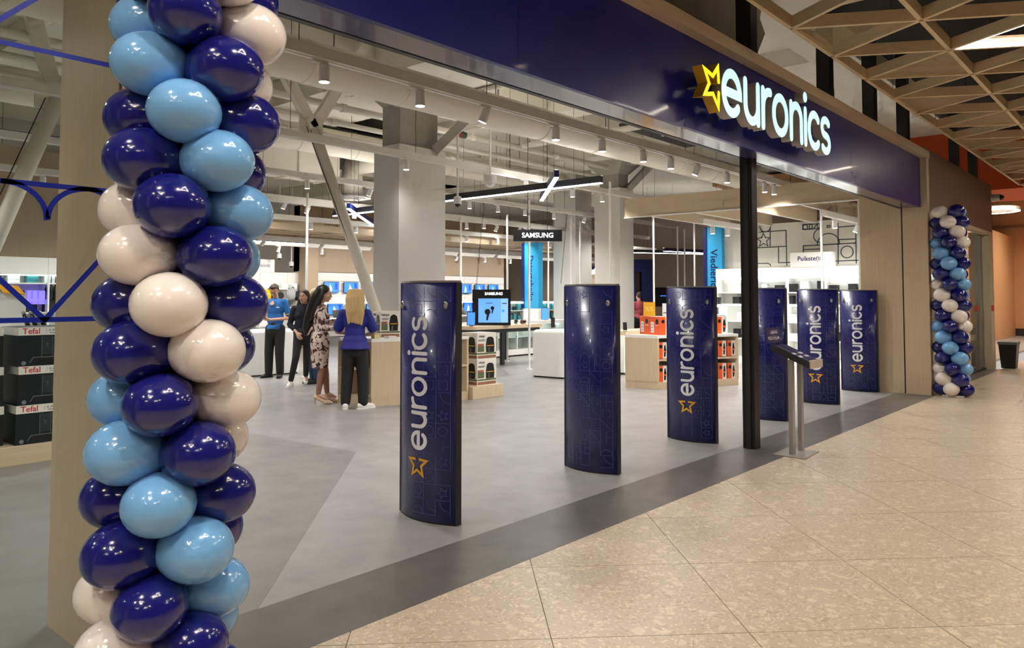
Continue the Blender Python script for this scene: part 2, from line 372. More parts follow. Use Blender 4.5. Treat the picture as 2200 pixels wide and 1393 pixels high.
# ---- shop shell
struct('ceiling', MB().box(-12, 45, 4.2, 34, 5.6, 5.8), M_ceil, 'grey painted concrete slab high over the shop', 'ceiling')
struct('wall_back', MB().box(-12, 45, 26.5, 26.8, 0, 5.6), M_offw, 'pale back wall of the shop', 'wall')
struct('wall_left', MB().box(-6.3, -6, 3.5, 26.5, 0, 5.6), M_offw, 'pale left side wall of the shop', 'wall')
struct('ceiling_mall', MB().box(-8, 40, -8, 4.2, 5.5, 5.7), M_blacktop, 'black painted slab above the timber lattice', 'ceiling')
wm = struct('wall_right', MB().box(17.5, 17.7, 4.1, 8.45, 0, 3.25), M_offw, 'pale grey feature wall with dark line drawings', 'wall')
def mural(pts, closed=False, wd=0.022): MB().flat(ribbon(pts, wd, closed, depth=0.002), (17.499, 0, 0), (0, -1, 0), (0, 0, 1), (-1, 0, 0)).build('painted_line', M_greyline, wm)
def mpx(*pp): return [(-at(x, y, X=17.5).y, at(x, y, X=17.5).z) for x, y in pp]
def z2(*pp): return mpx(*[(1560 + x * 0.24405, 320 + y * 0.24405) for x, y in pp])
for l in ([(265, 735), (528, 718)], [(388, 700), (388, 865)], [(528, 718), (535, 1028)], [(265, 873), (530, 858)], [(462, 865), (462, 1003)], [(462, 1003), (560, 1000)],
          [(680, 855), (985, 838)], [(680, 855), (680, 920)], [(680, 888), (830, 882)], [(830, 720), (830, 915)], [(985, 655), (987, 1012)], [(985, 800), (1140, 793)], [(985, 690), (1140, 678)],
          [(1140, 640), (1146, 1008)], [(985, 838), (1140, 830)], [(930, 990), (1190, 980)], [(1140, 680), (1185, 715)], [(265, 1010), (370, 1008), (390, 1020), (392, 1032)]): mural(z2(*l))
c = z2((1065, 908))[0]; mural(arc(c[0], c[1], 0.13, 0, 352, 26), True)
c = z2((330, 805))[0]; mural([(c[0] + (0.17 if k % 2 == 0 else 0.075) * math.sin(math.radians(36 * k)), c[1] + (0.17 if k % 2 == 0 else 0.075) * math.cos(math.radians(36 * k))) for k in range(10)], True)
c = z2((345, 690))[0]; mural(arc(c[0], c[1] + 0.02, 0.13, 180, 360, 12))
c = z2((830, 765))[0]; mural(arc(c[0], c[1], 0.15, 90, 270, 12)); c = z2((900, 800))[0]; mural(arc(c[0], c[1] - 0.1, 0.24, 0, 180, 16))
mural(z2((890, 692), (890, 675), (915, 674), (915, 690)), True)
mural(z2((675, 710), (675, 668), (825, 660), (825, 700)), True); c = z2((697, 690))[0]; mural(arc(c[0], c[1], 0.055, 0, 350, 14), True)
mural(z2((735, 700), (735, 665))); c = z2((735, 685))[0]; mural(arc(c[0], c[1], 0.06, -90, 90, 8)); mural(z2((770, 700), (800, 665), (812, 698)))
# ---- mall end: brown shop front, orange bulkhead, peach wall
br = group_struct('wall_mall', 'brown laminate shop front next to the entrance frame', 'wall', (13.6, 3.1, 0))
MB().box(13.6, 19.35, 3.06, 3.2, 2.93, 3.95).build('fascia_panel', M_panelbrown, br)
MB().box(13.6, 13.75, 3.1, 3.3, 0, 2.93).build('jamb', M_wood_dk, br); MB().box(18.95, 19.35, 3.06, 3.45, 0, 2.93).build('jamb', mat('cream_frame_paint', S(200, 186, 160), 0.5), br)
MB().box(13.75, 18.95, 3.06, 3.2, 2.86, 2.93).build('window_head', mat('cream_frame_paint', S(200, 186, 160), 0.5), br)
MB().box(13.75, 18.95, 3.2, 3.215, 0.04, 2.86).build('pane', M_glass, br); MB().box(13.75, 18.95, 3.18, 3.24, 0, 0.04).build('sill_channel', M_dark, br)
MB().box(18.4, 18.46, 3.19, 3.23, 0.04, 2.86).build('mullion', M_alu, br)
for x0, x1 in ((18.1, 18.3), (18.98, 19.25)): MB().box(x0, x1, 3.05 if x0 > 18.5 else 3.19, 3.06 if x0 > 18.5 else 3.2, 1.24, 1.36).build('red_sticker', mat('red_sticker', S(200, 40, 34), 0.4), br)
struct('wall_neighbour', MB().box(13.6, 19.35, 4.04, 4.1, 0, 3.2), M_white, 'white partition closing the glazed display bay right of the entrance', 'wall')
struct('wall_mall_side', MB().box(19.35, 36, 5.0, 5.2, 0, 3.9), M_peach, 'peach side wall far along the mall', 'wall')
struct('wall_opposite', MB().box(-8.2, 36, -8.2, -8.0, 0, 5.5), wood('opposite_front_laminate', S(160, 140, 118)), 'brown shop fronts on the opposite side of the mall', 'wall')
struct('wall_mall_near', MB().box(-8.2, -8.0, -8.0, 3.3, 0, 5.5), M_peach, 'wall closing the mall behind the camera', 'wall')
struct('wall_mall_end', MB().box(36, 36.2, -10, 12, 0, 6), M_peach, 'peach wall closing the far end of the mall', 'wall')
struct('baseboard_end', MB().box(35.96, 36, -10, 12, 0, 0.28), M_dark, 'dark skirting along the far peach wall', 'skirting')
struct('trim_4', MB().box(35.9, 36, -10, 12, 4.28, 4.38), mat('brown_rail_paint', S(150, 110, 78), 0.6), 'brown rail high on the far peach wall', 'rail')
struct('ceiling_orange', MB().box(21.4, 24.2, -8, 6.6, 4.1, 5.6), M_orange, 'orange painted bulkhead above the far mall', 'ceiling')
struct('ceiling_far', MB().box(24.2, 36, -8, 12, 5.3, 5.5), M_peach, 'peach ceiling over the far end of the mall', 'ceiling')
# ---- timber lattice ceiling
la = group_struct('ceiling_lattice', 'oak triangular lattice ceiling hung over the mall walkway', 'ceiling', (8, 1, 4.0))
SD, RY, Y0, X0 = 1.097, 0.95, 2.63, 6.915
def node(k, j): return Vector((X0 + SD * (k + 0.5 * j), Y0 - RY * j, 4.0))
proto = {}
def beam(a, b, m, kind):
    d = (b - a).normalized(); a = a + d * 0.02; b = b - d * 0.02; mid = (a + b) / 2
    if kind not in proto:
        proto[kind] = MB().obox(a - mid + Vector((0, 0, 0.056)), b - mid + Vector((0, 0, 0.056)), 0.042, 0.112).build('beam', m, la, local=True); o = proto[kind]
    else: o = proto[kind].copy(); COL.objects.link(o)
    o.location = mid - la.location
for j in range(0, 7):
    for k in range(-11 - j // 2, 13 - j // 2):
        a = node(k, j)
        if a.x < -4.5 or a.x > 20: continue
        beam(a, node(k + 1, j), M_lat, 'x')
        if j < 6: beam(a, node(k, j + 1), M_laty, 'd1'); beam(a, node(k - 1, j + 1), M_laty, 'd2')
def tri_panel(pts, name='mesh_panel'):
    """perforated infill: fine parallel ribs clipped to the triangle"""
    c = sum(pts, Vector()) / 3; q = [c + (p - c) * 0.95 for p in pts]; mb = MB()
    n = 46; base, apex = (q[0], q[1]), q[2]
    for i in range(1, n):
        t = i / n; a = base[0].lerp(base[1], t)
        e0, e1 = a, (base[0].lerp(apex, t * 2) if t < 0.5 else base[1].lerp(apex, (1 - t) * 2))
        mb.obox(e0 + Vector((0, 0, 0.03)), e1 + Vector((0, 0, 0.03)), 0.0045, 0.004)
    for i in range(3): mb.obox(q[i] + Vector((0, 0, 0.03)), q[(i + 1) % 3] + Vector((0, 0, 0.03)), 0.02, 0.02)
    mb.build(name, M_laty, la)
for k in range(-9, 13, 3):
    for j in (0, 2, 4):
        tri_panel([node(k - j // 2, j), node(k + 1 - j // 2, j), node(k - j // 2, j + 1)])
        tri_panel([node(k + 1 - j // 2, j + 1), node(k + 2 - j // 2, j + 1), node(k + 2 - j // 2, j)])
for k in range(-3, 12, 2):
    p = node(k, 0); MB().tube([p + Vector((0, 0, 0.11)), p + Vector((0, 0, 1.5))], 0.004, 5).build('hanger', M_black, la)
    p = node(k, 1); MB().tube([p + Vector((0, 0, 0.11)), p + Vector((0, 0, 1.5))], 0.004, 5).build('hanger', M_black, la)
# LED triangles set in the lattice
def led_tri(p, q, r, label):
    t = thing('led_triangle', label, 'ceiling light', (p + q + r) / 3, 'LED triangle lights in the lattice'); c = (p + q + r) / 3
    pts = [c + (a - c) * 0.86 for a in (p, q, r)]
    for i in range(3):
        MB().obox(pts[i] + Vector((0, 0, 0.05)), pts[(i + 1) % 3] + Vector((0, 0, 0.05)), 0.05, 0.05).build('profile', M_lampw, t)
        MB().obox(pts[i] + Vector((0, 0, 0.018)), pts[(i + 1) % 3] + Vector((0, 0, 0.018)), 0.038, 0.01).build('diffuser', M_mled, t)
leds = []
for (k, j, lab) in ((1, 1, 'bright LED triangle in the lattice nearest the illuminated sign'), (7, 1, 'small bright LED triangle far along the lattice'), (4, 3, 'LED triangle in the third lattice row from the shop front'),
                    (-2, 3, 'LED triangle in the lattice above the near walkway'), (-5, 1, 'LED triangle in the lattice above the near balloon column'), (-4, 5, 'LED triangle in the lattice row farthest from the shop'),
                    (8, 4, 'LED triangle in the lattice towards the far mall'), (1, 5, 'LED triangle in the outermost lattice row'), (-8, 1, 'LED triangle in the lattice left of the near balloon column'), (-10, 4, 'LED triangle behind the camera in the lattice'), (-11, 2, 'LED triangle at the near end of the lattice')):  # triangles left of and behind the camera are added to light the jamb
    led_tri(node(k, j), node(k - 1, j + 1), node(k, j + 1), lab); leds.append((node(k, j) + node(k - 1, j + 1) + node(k, j + 1)) / 3)
# warm recessed downlights between the lattice beams
for i, (x, y) in enumerate(((-0.4, 2.15), (-2.2, 2.15), (-1.6, 0.7), (-0.6, -1.8), (1.2, 0.9), (3.6, 0.4), (6.2, 0.9), (8.9, 0.2), (11.6, 0.9), (14.4, 0.4), (17.4, 0.8), (4.6, -1.6), (9.6, -1.8), (22.8, 2.0), (27.5, 1.0), (27.5, 3.6), (32.5, 2.6))):  # entries at negative x are unseen, added to brighten the left jamb
    zl = 4.0 if x < 20 else (3.92 if x < 24 else 5.12)
    d = thing('mall_downlight', ['warm downlight close to the left shop window', 'warm downlight at the far left of the shop window', 'warm downlight in the lattice left of the near balloon column', 'warm downlight behind the camera over the walkway', 'warm downlight in the lattice over the near balloon column', 'warm downlight in the lattice over the near walkway', 'warm downlight in the lattice facing the star of the sign', 'warm downlight in the lattice facing the end of the sign', 'warm downlight in the lattice before the far fascia end', 'warm downlight in the lattice over the far balloon column', 'warm downlight in the lattice by the waste bin', 'warm downlight deep in the mall near side', 'warm downlight deep in the mall far side', 'warm downlight under the orange bulkhead', 'warm downlight under the far peach ceiling near side', 'warm downlight under the far peach ceiling at the side wall', 'warm downlight before the far peach wall'][i], 'downlight', (x, y, zl), 'warm downlights in the lattice')
    MB().lathe([(0.05, 0.02), (0.055, 0.02), (0.055, 0.16), (0.02, 0.17)], (x, y, zl), 16).build('housing', M_lampw, d, smooth=False)
    MB().lathe([(0.045, 0.016), (0.045, 0.021)], (x, y, zl), 16).build('lens', mat('lit_warm_lens', S(255, 230, 190), 0.4, var=0.01, emit=(1, 0.72, 0.45, 1), es=20.0), d)
    spot('mall_spot', (x, y, zl), (x + 0.1, y + (0.7 if y > -1 else 0), 0), MALL_SPOT_W * (5 if x > 20 else 1), 140 if x < 20 else 140, (1, 0.89, 0.75), 1.0, 0.08)
# black hangers between fascia and slab
for i, (xa, xb) in enumerate(((7.38, 7.62), (9.66, 9.98), (11.48, 11.85), (13.25, 13.6), (16.85, 17.35), (18.6, 19.2))):
    x = (xa + xb) / 2
    struct('trim_%d' % (5 + i), MB().box(x - 0.08, x + 0.08, 3.24, 3.4, 3.84 if x < 13.5 else 3.2, 5.6), M_black, ['black hanger post nearest the sign star', 'black hanger post above the end of the lettering', 'third black hanger post above the fascia', 'black hanger post at the far end of the fascia', 'black hanger post over the brown panel', 'farthest black hanger post over the brown panel'][i], 'post')
pl = MB()
for i in range(13):
    for j in range(7): pl.v.append((5.6 + i * 0.27, 3.75 + 0.05 * math.sin(i * 2.1 + j) + 0.04 * math.sin(j * 2.7 + i * 0.6), 3.9 + j * 0.2))
pl.f = [(i * 7 + j, (i + 1) * 7 + j, (i + 1) * 7 + j + 1, i * 7 + j + 1) for i in range(12) for j in range(6)]
n0 = len(pl.v); pl.v += [(v[0], v[1] + 0.006, v[2]) for v in pl.v]; pl.f += [tuple(n0 + i for i in f[::-1]) for f in pl.f]
tag(pl.build('dust_sheet', mat('translucent_sheet', S(165, 160, 148), 0.5, var=0.15, scale=3), smooth=True), 'crumpled pale dust sheet hung above the fascia', 'sheet')
# ================================================================== LETTERS (rounded strokes of constant width)
WL = 0.2
GL = {
 'e': ([[(-0.385, 0.0), (0.4, 0.0)] + arc(0, 0, 0.4, 0, 318, 30)[1:]], -0.5, 0.5),
 'u': ([[(-0.34, 0.4)] + arc(0, -0.06, 0.34, 180, 360, 16) + [(0.34, 0.4)], [(0.34, -0.1), (0.34, -0.4)]], -0.44, 0.44),
 'r': ([[(-0.2, 0.4), (-0.2, -0.4)], [(-0.2, 0.02)] + arc(0.18, 0.02, 0.38, 172, 84, 9)], -0.3, 0.24),
 'o': ([arc(0, 0, 0.4, 0, 350, 32)], -0.5, 0.5),
 'n': ([[(-0.34, 0.4), (-0.34, -0.4)], [(-0.34, 0.0)] + arc(0, 0.06, 0.34, 180, 0, 16) + [(0.34, -0.4)]], -0.44, 0.44),
 'i': ([[(0, 0.4), (0, -0.4)]], -0.1, 0.1),
 'c': ([arc(0, 0, 0.4, 46, 314, 28)], -0.47, 0.36),
 's': ([arc(0, 0.2, 0.3, 38, 90, 6, 0.2) + arc(0, 0.2, 0.28, 90, 270, 14, 0.2)[1:] + arc(0, -0.2, 0.28, 90, -90, 14, 0.2)[1:] + arc(0, -0.2, 0.3, -90, -142, 6, 0.2)[1:]], -0.4, 0.4),
}
def layout(word, gap=0.1):
    """centres of the letters along the baseline, in letter heights"""
    x = 0; out = []
    for ch in word:
        st, a, b = GL[ch]; out.append((ch, x - a)); x += (b - a) + gap
    return out, x - gap
def dense(pts, step=0.12):
    out = [pts[0]]
    for a, b in zip(pts, pts[1:]):
        n = max(1, math.ceil(math.hypot(b[0] - a[0], b[1] - a[1]) / step)); out += [(a[0] + (b[0] - a[0]) * k / n, a[1] + (b[1] - a[1]) * k / n) for k in range(1, n + 1)]
    return out
def glyph(ch, depth=0.0, wl=WL, z=0.0):
    mb = MB(); st, a, b = GL[ch]
    for i, s_ in enumerate(st):
        r = ribbon(dense(s_), wl, closed=(ch == 'o'), depth=depth, z=z + i * 0.0007); mb.add(r.v, r.f)
    if ch == 'i':
        n = 16; c = (0, 0.72); ring = [(c[0] + 0.13 * math.cos(2 * math.pi * k / n), c[1] + 0.13 * math.sin(2 * math.pi * k / n)) for k in range(n)]
        d = MB().prism(ring, z, z + depth) if depth else MB().add([(p[0], p[1], z) for p in ring], [tuple(range(n))]); mb.add(d.v, d.f)
    return mb
def star_pts(r0=0.62, r1=0.27, rot=0.0):
    return [((r0 if k % 2 == 0 else r1) * math.sin(math.radians(36 * k + rot)), (r0 if k % 2 == 0 else r1) * math.cos(math.radians(36 * k + rot))) for k in range(10)]
def star_outline(wd=0.13, depth=0.0, z=0.0):
    p = star_pts(0.62, 0.27, 18)          # open towards the word: the arm next to the letter e is missing
    return ribbon(dense([p[3], p[4], p[5], p[6], p[7], p[8], p[9], p[0], p[1]], 0.4), wd, depth=depth, z=z)
# ---- illuminated sign on the fascia
sg = thing('illuminated_sign', 'illuminated white euronics lettering with yellow star on the navy fascia', 'sign', (7.3, 3.09, 3.28))
lay, W = layout('euronics', 0.09)
xs0, xs1 = 5.99, 8.66; h = (xs1 - xs0) / W; hz = 0.425; zc = 3.30
def letter_to_world(mb, xc, sx, sz): return MB().flat(mb, (xc, 2.97, zc), (sx, 0, 0), (0, 0, sz), (0, -1, 0))
for ch, cx in lay:
    body = letter_to_world(glyph(ch, 0.09, WL * 1.0), xs0 + cx * h, h, hz).map(lambda p: (p[0], p[1], p[2])).build('letter', M_retw, sg)
    letter_to_world(glyph(ch, 0.004, WL * 0.97, 0.0905), xs0 + cx * h, h, hz).build('letter_face', M_letterw, body)
b = letter_to_world(star_outline(0.12, 0.09), 5.86, 0.35, 0.29).build('star', M_rety, sg)
letter_to_world(star_outline(0.116, 0.004, 0.0905), 5.86, 0.35, 0.29).build('star_face', M_lettery, b)
for x in (5.8, 6.3, 7.0, 7.7, 8.4): MB().tube([(x, 2.97, 3.3), (x, 3.09, 3.3)], 0.012, 8).build('spacer', M_alu, sg)
# ================================================================== BALLOON COLUMNS
def balloon_mesh():
    prof = []
    n = 18
    for i in range(n + 1):
        t = i / n; a = math.pi * t
        prof.append((max(0.0008, math.sin(a) * (1 - 0.06 * math.cos(a))), -math.cos(a)))
    return MB().lathe(prof, n=28)
def balloon_column(label, base, top_dx, phi0, first_light, knot_seed, squash=0.0):
    """18 layers of four balloons twisted an eighth of a turn per layer around a pole"""
    col = thing('balloon_column', label, 'balloon column', base, 'spiral balloon columns beside the entrance')
    rnd = random.Random(knot_seed); meshes = {}
    MB().tube([(base[0], base[1], 0.03), (base[0] + top_dx[0], base[1] + top_dx[1], 2.72)], 0.012, 8).build('pole', M_white, col)
    MB().lathe([(0.16, 0), (0.16, 0.02), (0.02, 0.035)], base, 20).build('foot', M_white, col)
    dc = Vector((-base[0], -base[1], 0)).normalized(); rt = Vector((-dc.y, dc.x, 0))
    for k in range(18):
        z = 0.105 + 0.1627 * k - squash * (0.04 * min(1, k / 3) + 0.009 * max(0, k - 9))
        cx = base[0] + top_dx[0] * z / 3; cy = base[1] + top_dx[1] * z / 3
        for s_ in range(4):
            phi = math.radians(phi0 + 45 * (first_light - k) + 90 * s_ + rnd.uniform(-4, 4))
            m = (M_blight, M_bdark, M_bwhite, M_bdark)[s_]
            d = dc * math.cos(phi) + rt * math.sin(phi); f = rnd.uniform(0.97, 1.04)
            key = m.name
            if key not in meshes:
                o = balloon_mesh().build('balloon', m, col, smooth=True, local=True); meshes[key] = o
                # local z of the balloon points outwards: tied end inside
            else: o = meshes[key].copy(); COL.objects.link(o)
            o.scale = (0.116 * f, 0.104 * f, 0.132 * f)
            q = d.to_track_quat('Z', 'Y')
            o.rotation_mode = 'QUATERNION'; o.rotation_quaternion = q
            pos = Vector((cx, cy, z + rnd.uniform(-0.006, 0.006) + (0.012 if k == 0 else 0))) + d * 0.150
            o.location = pos - Vector(base)
    return col
balloon_column('tall leaning navy, sky blue and white balloon column close to the camera', (1.225, 2.688, 0), (0.02, -0.235), -14, 13, 3, 1.0)
balloon_column('distant balloon column in navy, sky blue and white at the right jamb', (13.55, 2.72, 0), (0.0, 0.0), -6, 12, 5)
# ================================================================== SECURITY GATES
GY0, GY1, GH, BU = 3.735, 4.305, 1.645, 0.085
def gx(y):           # half thickness of the lens-shaped panel at y
    t = (y - (GY0 + GY1) / 2) / ((GY1 - GY0) / 2); return 0.022 + BU * max(0, 1 - t * t)
def gate_wrap(mb, off):  # (u = height, v = across) -> curved front face
    return mb.map(lambda p: (-gx(p[1]) - off - p[2], p[1], p[0]))
def motif_lines(seed):
    """faint printed grid of little geometric drawings, as thin strokes on the curved face"""
    rnd = random.Random(seed); mb = MB(); wd = 0.0032
    def st(pts, closed=False):
        # subdivide so that strokes follow the curve
        out = []
        for a, b in zip(pts, pts[1:] + ([pts[0]] if closed else [])):
            n = max(1, int(abs(b[1] - a[1]) / 0.05))
            out += [(a[0] + (b[0] - a[0]) * i / n, a[1] + (b[1] - a[1]) * i / n) for i in range(n)]
        out.append(pts[0] if closed else pts[-1])
        for a, b in zip(out, out[1:]):
            d = Vector((b[0] - a[0], b[1] - a[1]))
            if d.length < 1e-6: continue
            nn = Vector((-d.y, d.x)).normalized() * wd / 2
            mb.add([(a[0] + nn.x, a[1] + nn.y, 0), (b[0] + nn.x, b[1] + nn.y, 0), (b[0] - nn.x, b[1] - nn.y, 0), (a[0] - nn.x, a[1] - nn.y, 0)], [(0, 1, 2, 3)])
    c = 0.1; ny = 5; nu = 15
    for i in range(nu):
        for j in range(ny):
            u0 = 0.06 + i * 0.104; v0 = GY0 + 0.035 + j * c; k = rnd.randrange(9)
            r = lambda: rnd.random()
            if k != 8: st([(u0, v0), (u0 + c, v0)]); 
            if r() < 0.6: st([(u0, v0), (u0, v0 + c)])
            if k == 0: st(arc(u0 + c / 2, v0 + c / 2, 0.033, 0, 330, 11), True)
            elif k == 1: st([(u0, v0), (u0 + c, v0 + c)])
            elif k == 2:
                for q in range(4): st([(u0 + 0.02 + q * 0.02, v0 + 0.01), (u0 + 0.02 + q * 0.02, v0 + 0.09)])
            elif k == 3: st(arc(u0, v0 + c / 2, 0.048, -90, 90, 8))
            elif k == 4: st([(u0 + 0.05 + p[0] * 0.06, v0 + 0.05 + p[1] * 0.06) for p in star_pts()], True)
            elif k == 5: st([(u0, v0 + c / 2), (u0 + c, v0 + c / 2)]); st([(u0 + c / 2, v0), (u0 + c / 2, v0 + c / 2)])
            elif k == 6: st([(u0 + 0.02, v0 + 0.02), (u0 + 0.08, v0 + 0.02), (u0 + 0.08, v0 + 0.08), (u0 + 0.02, v0 + 0.08)], True)
            elif k == 7: st(arc(u0 + c, v0, 0.07, 90, 180, 7))
    return mb
glay, GW = layout('euronics', 0.1)
def gate_word(side_u):
    """vertical logo: reads upwards, letter tops towards the far edge"""
    mbs = []
    hh = 0.93 / GW
    for ch, cx in glay:
        m = glyph(ch, 0.0, 0.19)
        mbs.append(MB().add([(0.485 + (cx + p[0]) * hh, 4.02 + p[1] * 0.165, 0.0) for p in m.v], m.f))
    s_ = star_outline(0.12)
    st = MB().add([(0.39 + p[0] * 0.15, 4.03 + p[1] * 0.15, 0) for p in s_.v], s_.f)
    return mbs, st
GATES = (3.73, 5.70, 7.57, 9.49, 11.40, 13.29)
GLAB = ('nearest navy security gate with vertical euronics lettering', 'plain navy security gate, second from the near balloon column', 'lettered navy security gate just left of the black post',
        'plain navy security gate just right of the black post', 'lettered navy security gate behind the leaflet stand', 'farthest lettered navy security gate against the oak jamb')
def make_gate(i, x):
    g_ = thing('security_gate', GLAB[i], 'security gate', (x, 4.02, 0), 'navy anti-theft gates across the entrance')
    n = 18; ys = [GY0 + (GY1 - GY0) * k / n for k in range(n + 1)]
    poly = [(x - gx(y), y) for y in ys] + [(x + gx(y), y) for y in ys[::-1]]
    o = MB().prism(poly, 0.012, GH).build('panel', M_navyfilm, g_); o.data.polygons.foreach_set('use_smooth', [len(p.vertices) == 4 and abs(p.normal.y) < 0.9 for p in o.data.polygons])
    MB().prism([(x + (px - x) * 1.02, py) for px, py in poly], GH, GH + 0.014).build('top_cap', M_alu, g_)
    MB().prism([(x + (px - x) * 0.97, py) for px, py in poly], 0, 0.012).build('base', M_black, g_)
    for y in (GY0, GY1): MB().box(x - 0.024, x + 0.024, y - 0.006, y + 0.006, 0.004, GH).build('edge_trim', M_dark, g_)
    sh = lambda mb: mb.map(lambda p: (p[0] + x, p[1], p[2]))
    sh(gate_wrap(motif_lines(11 + i), 0.0006)).build('print_pattern', M_pattern, g_)['kind'] = 'stuff'
    if i in (0, 2, 4, 5):
        mbs, st = gate_word(0)
        for m in mbs: sh(gate_wrap(m, 0.0014)).build('letter', M_print, g_)
        sh(gate_wrap(st, 0.0014)).build('star', M_gold, g_)
    for y in (3.80, 4.245):
        sx = x - gx(y)
        k = MB().ell((sx - 0.004, y, 1.49), 0.016, 0.019, 0.028, 12, 8).build('sensor', M_alu, g_, smooth=True)
        MB().ell((sx - 0.018, y, 1.50), 0.004, 0.006, 0.006, 8, 6).build('lens', M_black, k)
    return g_
for i, x in enumerate(GATES): make_gate(i, x)
# ================================================================== LEAFLET STAND
st = thing('leaflet_stand', 'grey metal stand with a tilted navy leaflet tray beside the black post', 'stand', (7.6, 2.92, 0))
M_sg = mat('grey_powder_coat', S(160, 156, 150), 0.4, metal=0.3)
MB().prism([(7.38, 3.06), (7.38, 2.74), (7.82, 2.77), (7.79, 3.08)], 0, 0.01).build('base_plate', M_sg, st)
MB().box(7.48, 7.545, 2.895, 2.935, 0.01, 0.93).build('upright', M_sg, st); MB().box(7.725, 7.785, 2.90, 2.94, 0.01, 0.90).build('upright', M_sg, st)
# tray: low end towards -Y, back board at +Y
def trayp(u, v, w_): # u along X 0..1, v from back (0) to front (1), w height above tray
    a = Vector((7.47, 3.10, 1.06)); b = Vector((7.47, 2.72, 0.90)); d = (b - a); n = Vector((0, -0.388, 0.92))
    return a + Vector((0.33 * u, 0, 0)) + d * v + Vector((0, -0.39, 0.92)).normalized() * 0 + Vector((0, 0.0, 1)) * w_
def hexa(u0, u1, v0, v1, w0, w1): return MB().add([trayp(u, v, w_) for w_ in (w0, w1) for u, v in ((u0, v0), (u1, v0), (u1, v1), (u0, v1))], [(0, 1, 2, 3), (7, 6, 5, 4), (0, 4, 5, 1), (1, 5, 6, 2), (2, 6, 7, 3), (3, 7, 4, 0)])
tr = hexa(0, 1, 0, 1, -0.045, 0).build('tray', M_dark, st)
hexa(0, 1, 0.985, 1.03, -0.045, 0.03).build('front_lip', mat('clear_acrylic_edge', S(190, 180, 168), 0.2), st); hexa(-0.02, 0.0, 0, 1, -0.045, 0.02).build('side_lip', M_dark, st)
M_leaf = mat('navy_leaflet', S(44, 46, 96), 0.4)
for a, b in ((0.06, 0.47), (0.53, 0.94)):
    lf = hexa(a, b, 0.08, 0.95, 0.001, 0.012).build('leaflet', M_leaf, st)
    for v in (0.5, 0.66): hexa(a + 0.06, b - 0.1, v, v + 0.08, 0.0121, 0.0135).build('print', M_print, lf)
bb = MB().add([(7.47, 3.13, 1.08), (7.80, 3.13, 1.08), (7.80, 3.15, 1.23), (7.47, 3.15, 1.23), (7.47, 3.14, 1.08), (7.80, 3.14, 1.08), (7.80, 3.16, 1.23), (7.47, 3.16, 1.23)], [(0, 1, 2, 3), (7, 6, 5, 4), (0, 4, 5, 1), (1, 5, 6, 2), (2, 6, 7, 3), (3, 7, 4, 0)]).build('header_board', mat('navy_header', S(58, 58, 100), 0.3, coat=0.4), st)
for s_, z in (('LABĀKIE', 1.185), ('PIEDĀVĀJUMI', 1.125)): MB().flat(text(s_, 0.047, bold=0.01), (7.635, 3.134, z), (1, 0, 0), (0, 0.13, 0.99), (0, -1, 0)).build('lettering', M_print, bb)
# ================================================================== BIN, CAMERA, RING LIGHTS
bn = thing('waste_bin', 'black waste bin with a grey rim at the far brown shop front', 'bin', (19.65, 2.86, 0))
def taper(c, w0, d0, w1, d1, z0, z1):
    return MB().add([(c[0] + sx * w0, c[1] + sy * d0, z0) for sx, sy in ((-1, -1), (1, -1), (1, 1), (-1, 1))] + [(c[0] + sx * w1, c[1] + sy * d1, z1) for sx, sy in ((-1, -1), (1, -1), (1, 1), (-1, 1))],
                    [(0, 3, 2, 1), (4, 5, 6, 7), (0, 1, 5, 4), (1, 2, 6, 5), (2, 3, 7, 6), (3, 0, 4, 7)])
taper((19.65, 2.86), 0.15, 0.13, 0.2, 0.17, 0, 0.52).build('body', M_black, bn, bevel=0.01); taper((19.65, 2.86), 0.21, 0.18, 0.21, 0.18, 0.51, 0.57).build('rim', mat('grey_green_plastic', S(92, 106, 100), 0.5), bn, bevel=0.008)
sc_ = thing('security_camera', 'white dome security camera on the corner of the brown panel', 'camera', (19.4, 3.1, 3.7))
MB().tube([(19.32, 3.06, 3.68), (19.32, 2.90, 3.68)], 0.075, 16).build('housing', M_lampw, sc_, smooth=False); MB().ell((19.32, 2.89, 3.68), 0.06, 0.07, 0.06).build('dome', M_black, sc_, smooth=True)
for i, (px_, py_, X_, lab) in enumerate(((2128, 405, 23.0, 'upper ring shaped pendant lamp under the orange bulkhead'), (2135, 455, 29.0, 'lower ring shaped pendant lamp before the peach wall'))):
    c = at(px_, py_, X=X_); t = thing('ring_pendant', lab, 'pendant lamp', c, 'ring pendants at the far mall'); r = 0.55 * X_ / 23
    pts = [(c.x + r * math.cos(a), c.y + r * math.sin(a), c.z) for a in [2 * math.pi * k / 28 for k in range(29)]]
    mb = MB()
    for a, b in zip(pts, pts[1:]): mb.obox((a[0], a[1], a[2] + 0.06), (b[0], b[1], b[2] + 0.06), 0.07, 0.12)
    mb.build('ring', M_lampw, t); mb = MB()
    for a, b in zip(pts, pts[1:]): mb.obox((a[0], a[1], a[2] - 0.006), (b[0], b[1], b[2] - 0.006), 0.07, 0.012)
    mb.build('diffuser', M_mled, t)
    for k in (0, 9, 18): MB().tube([pts[k], (pts[k][0], pts[k][1], 4.1 if i == 0 else 5.3)], 0.006, 5).build('cable', M_black, t)
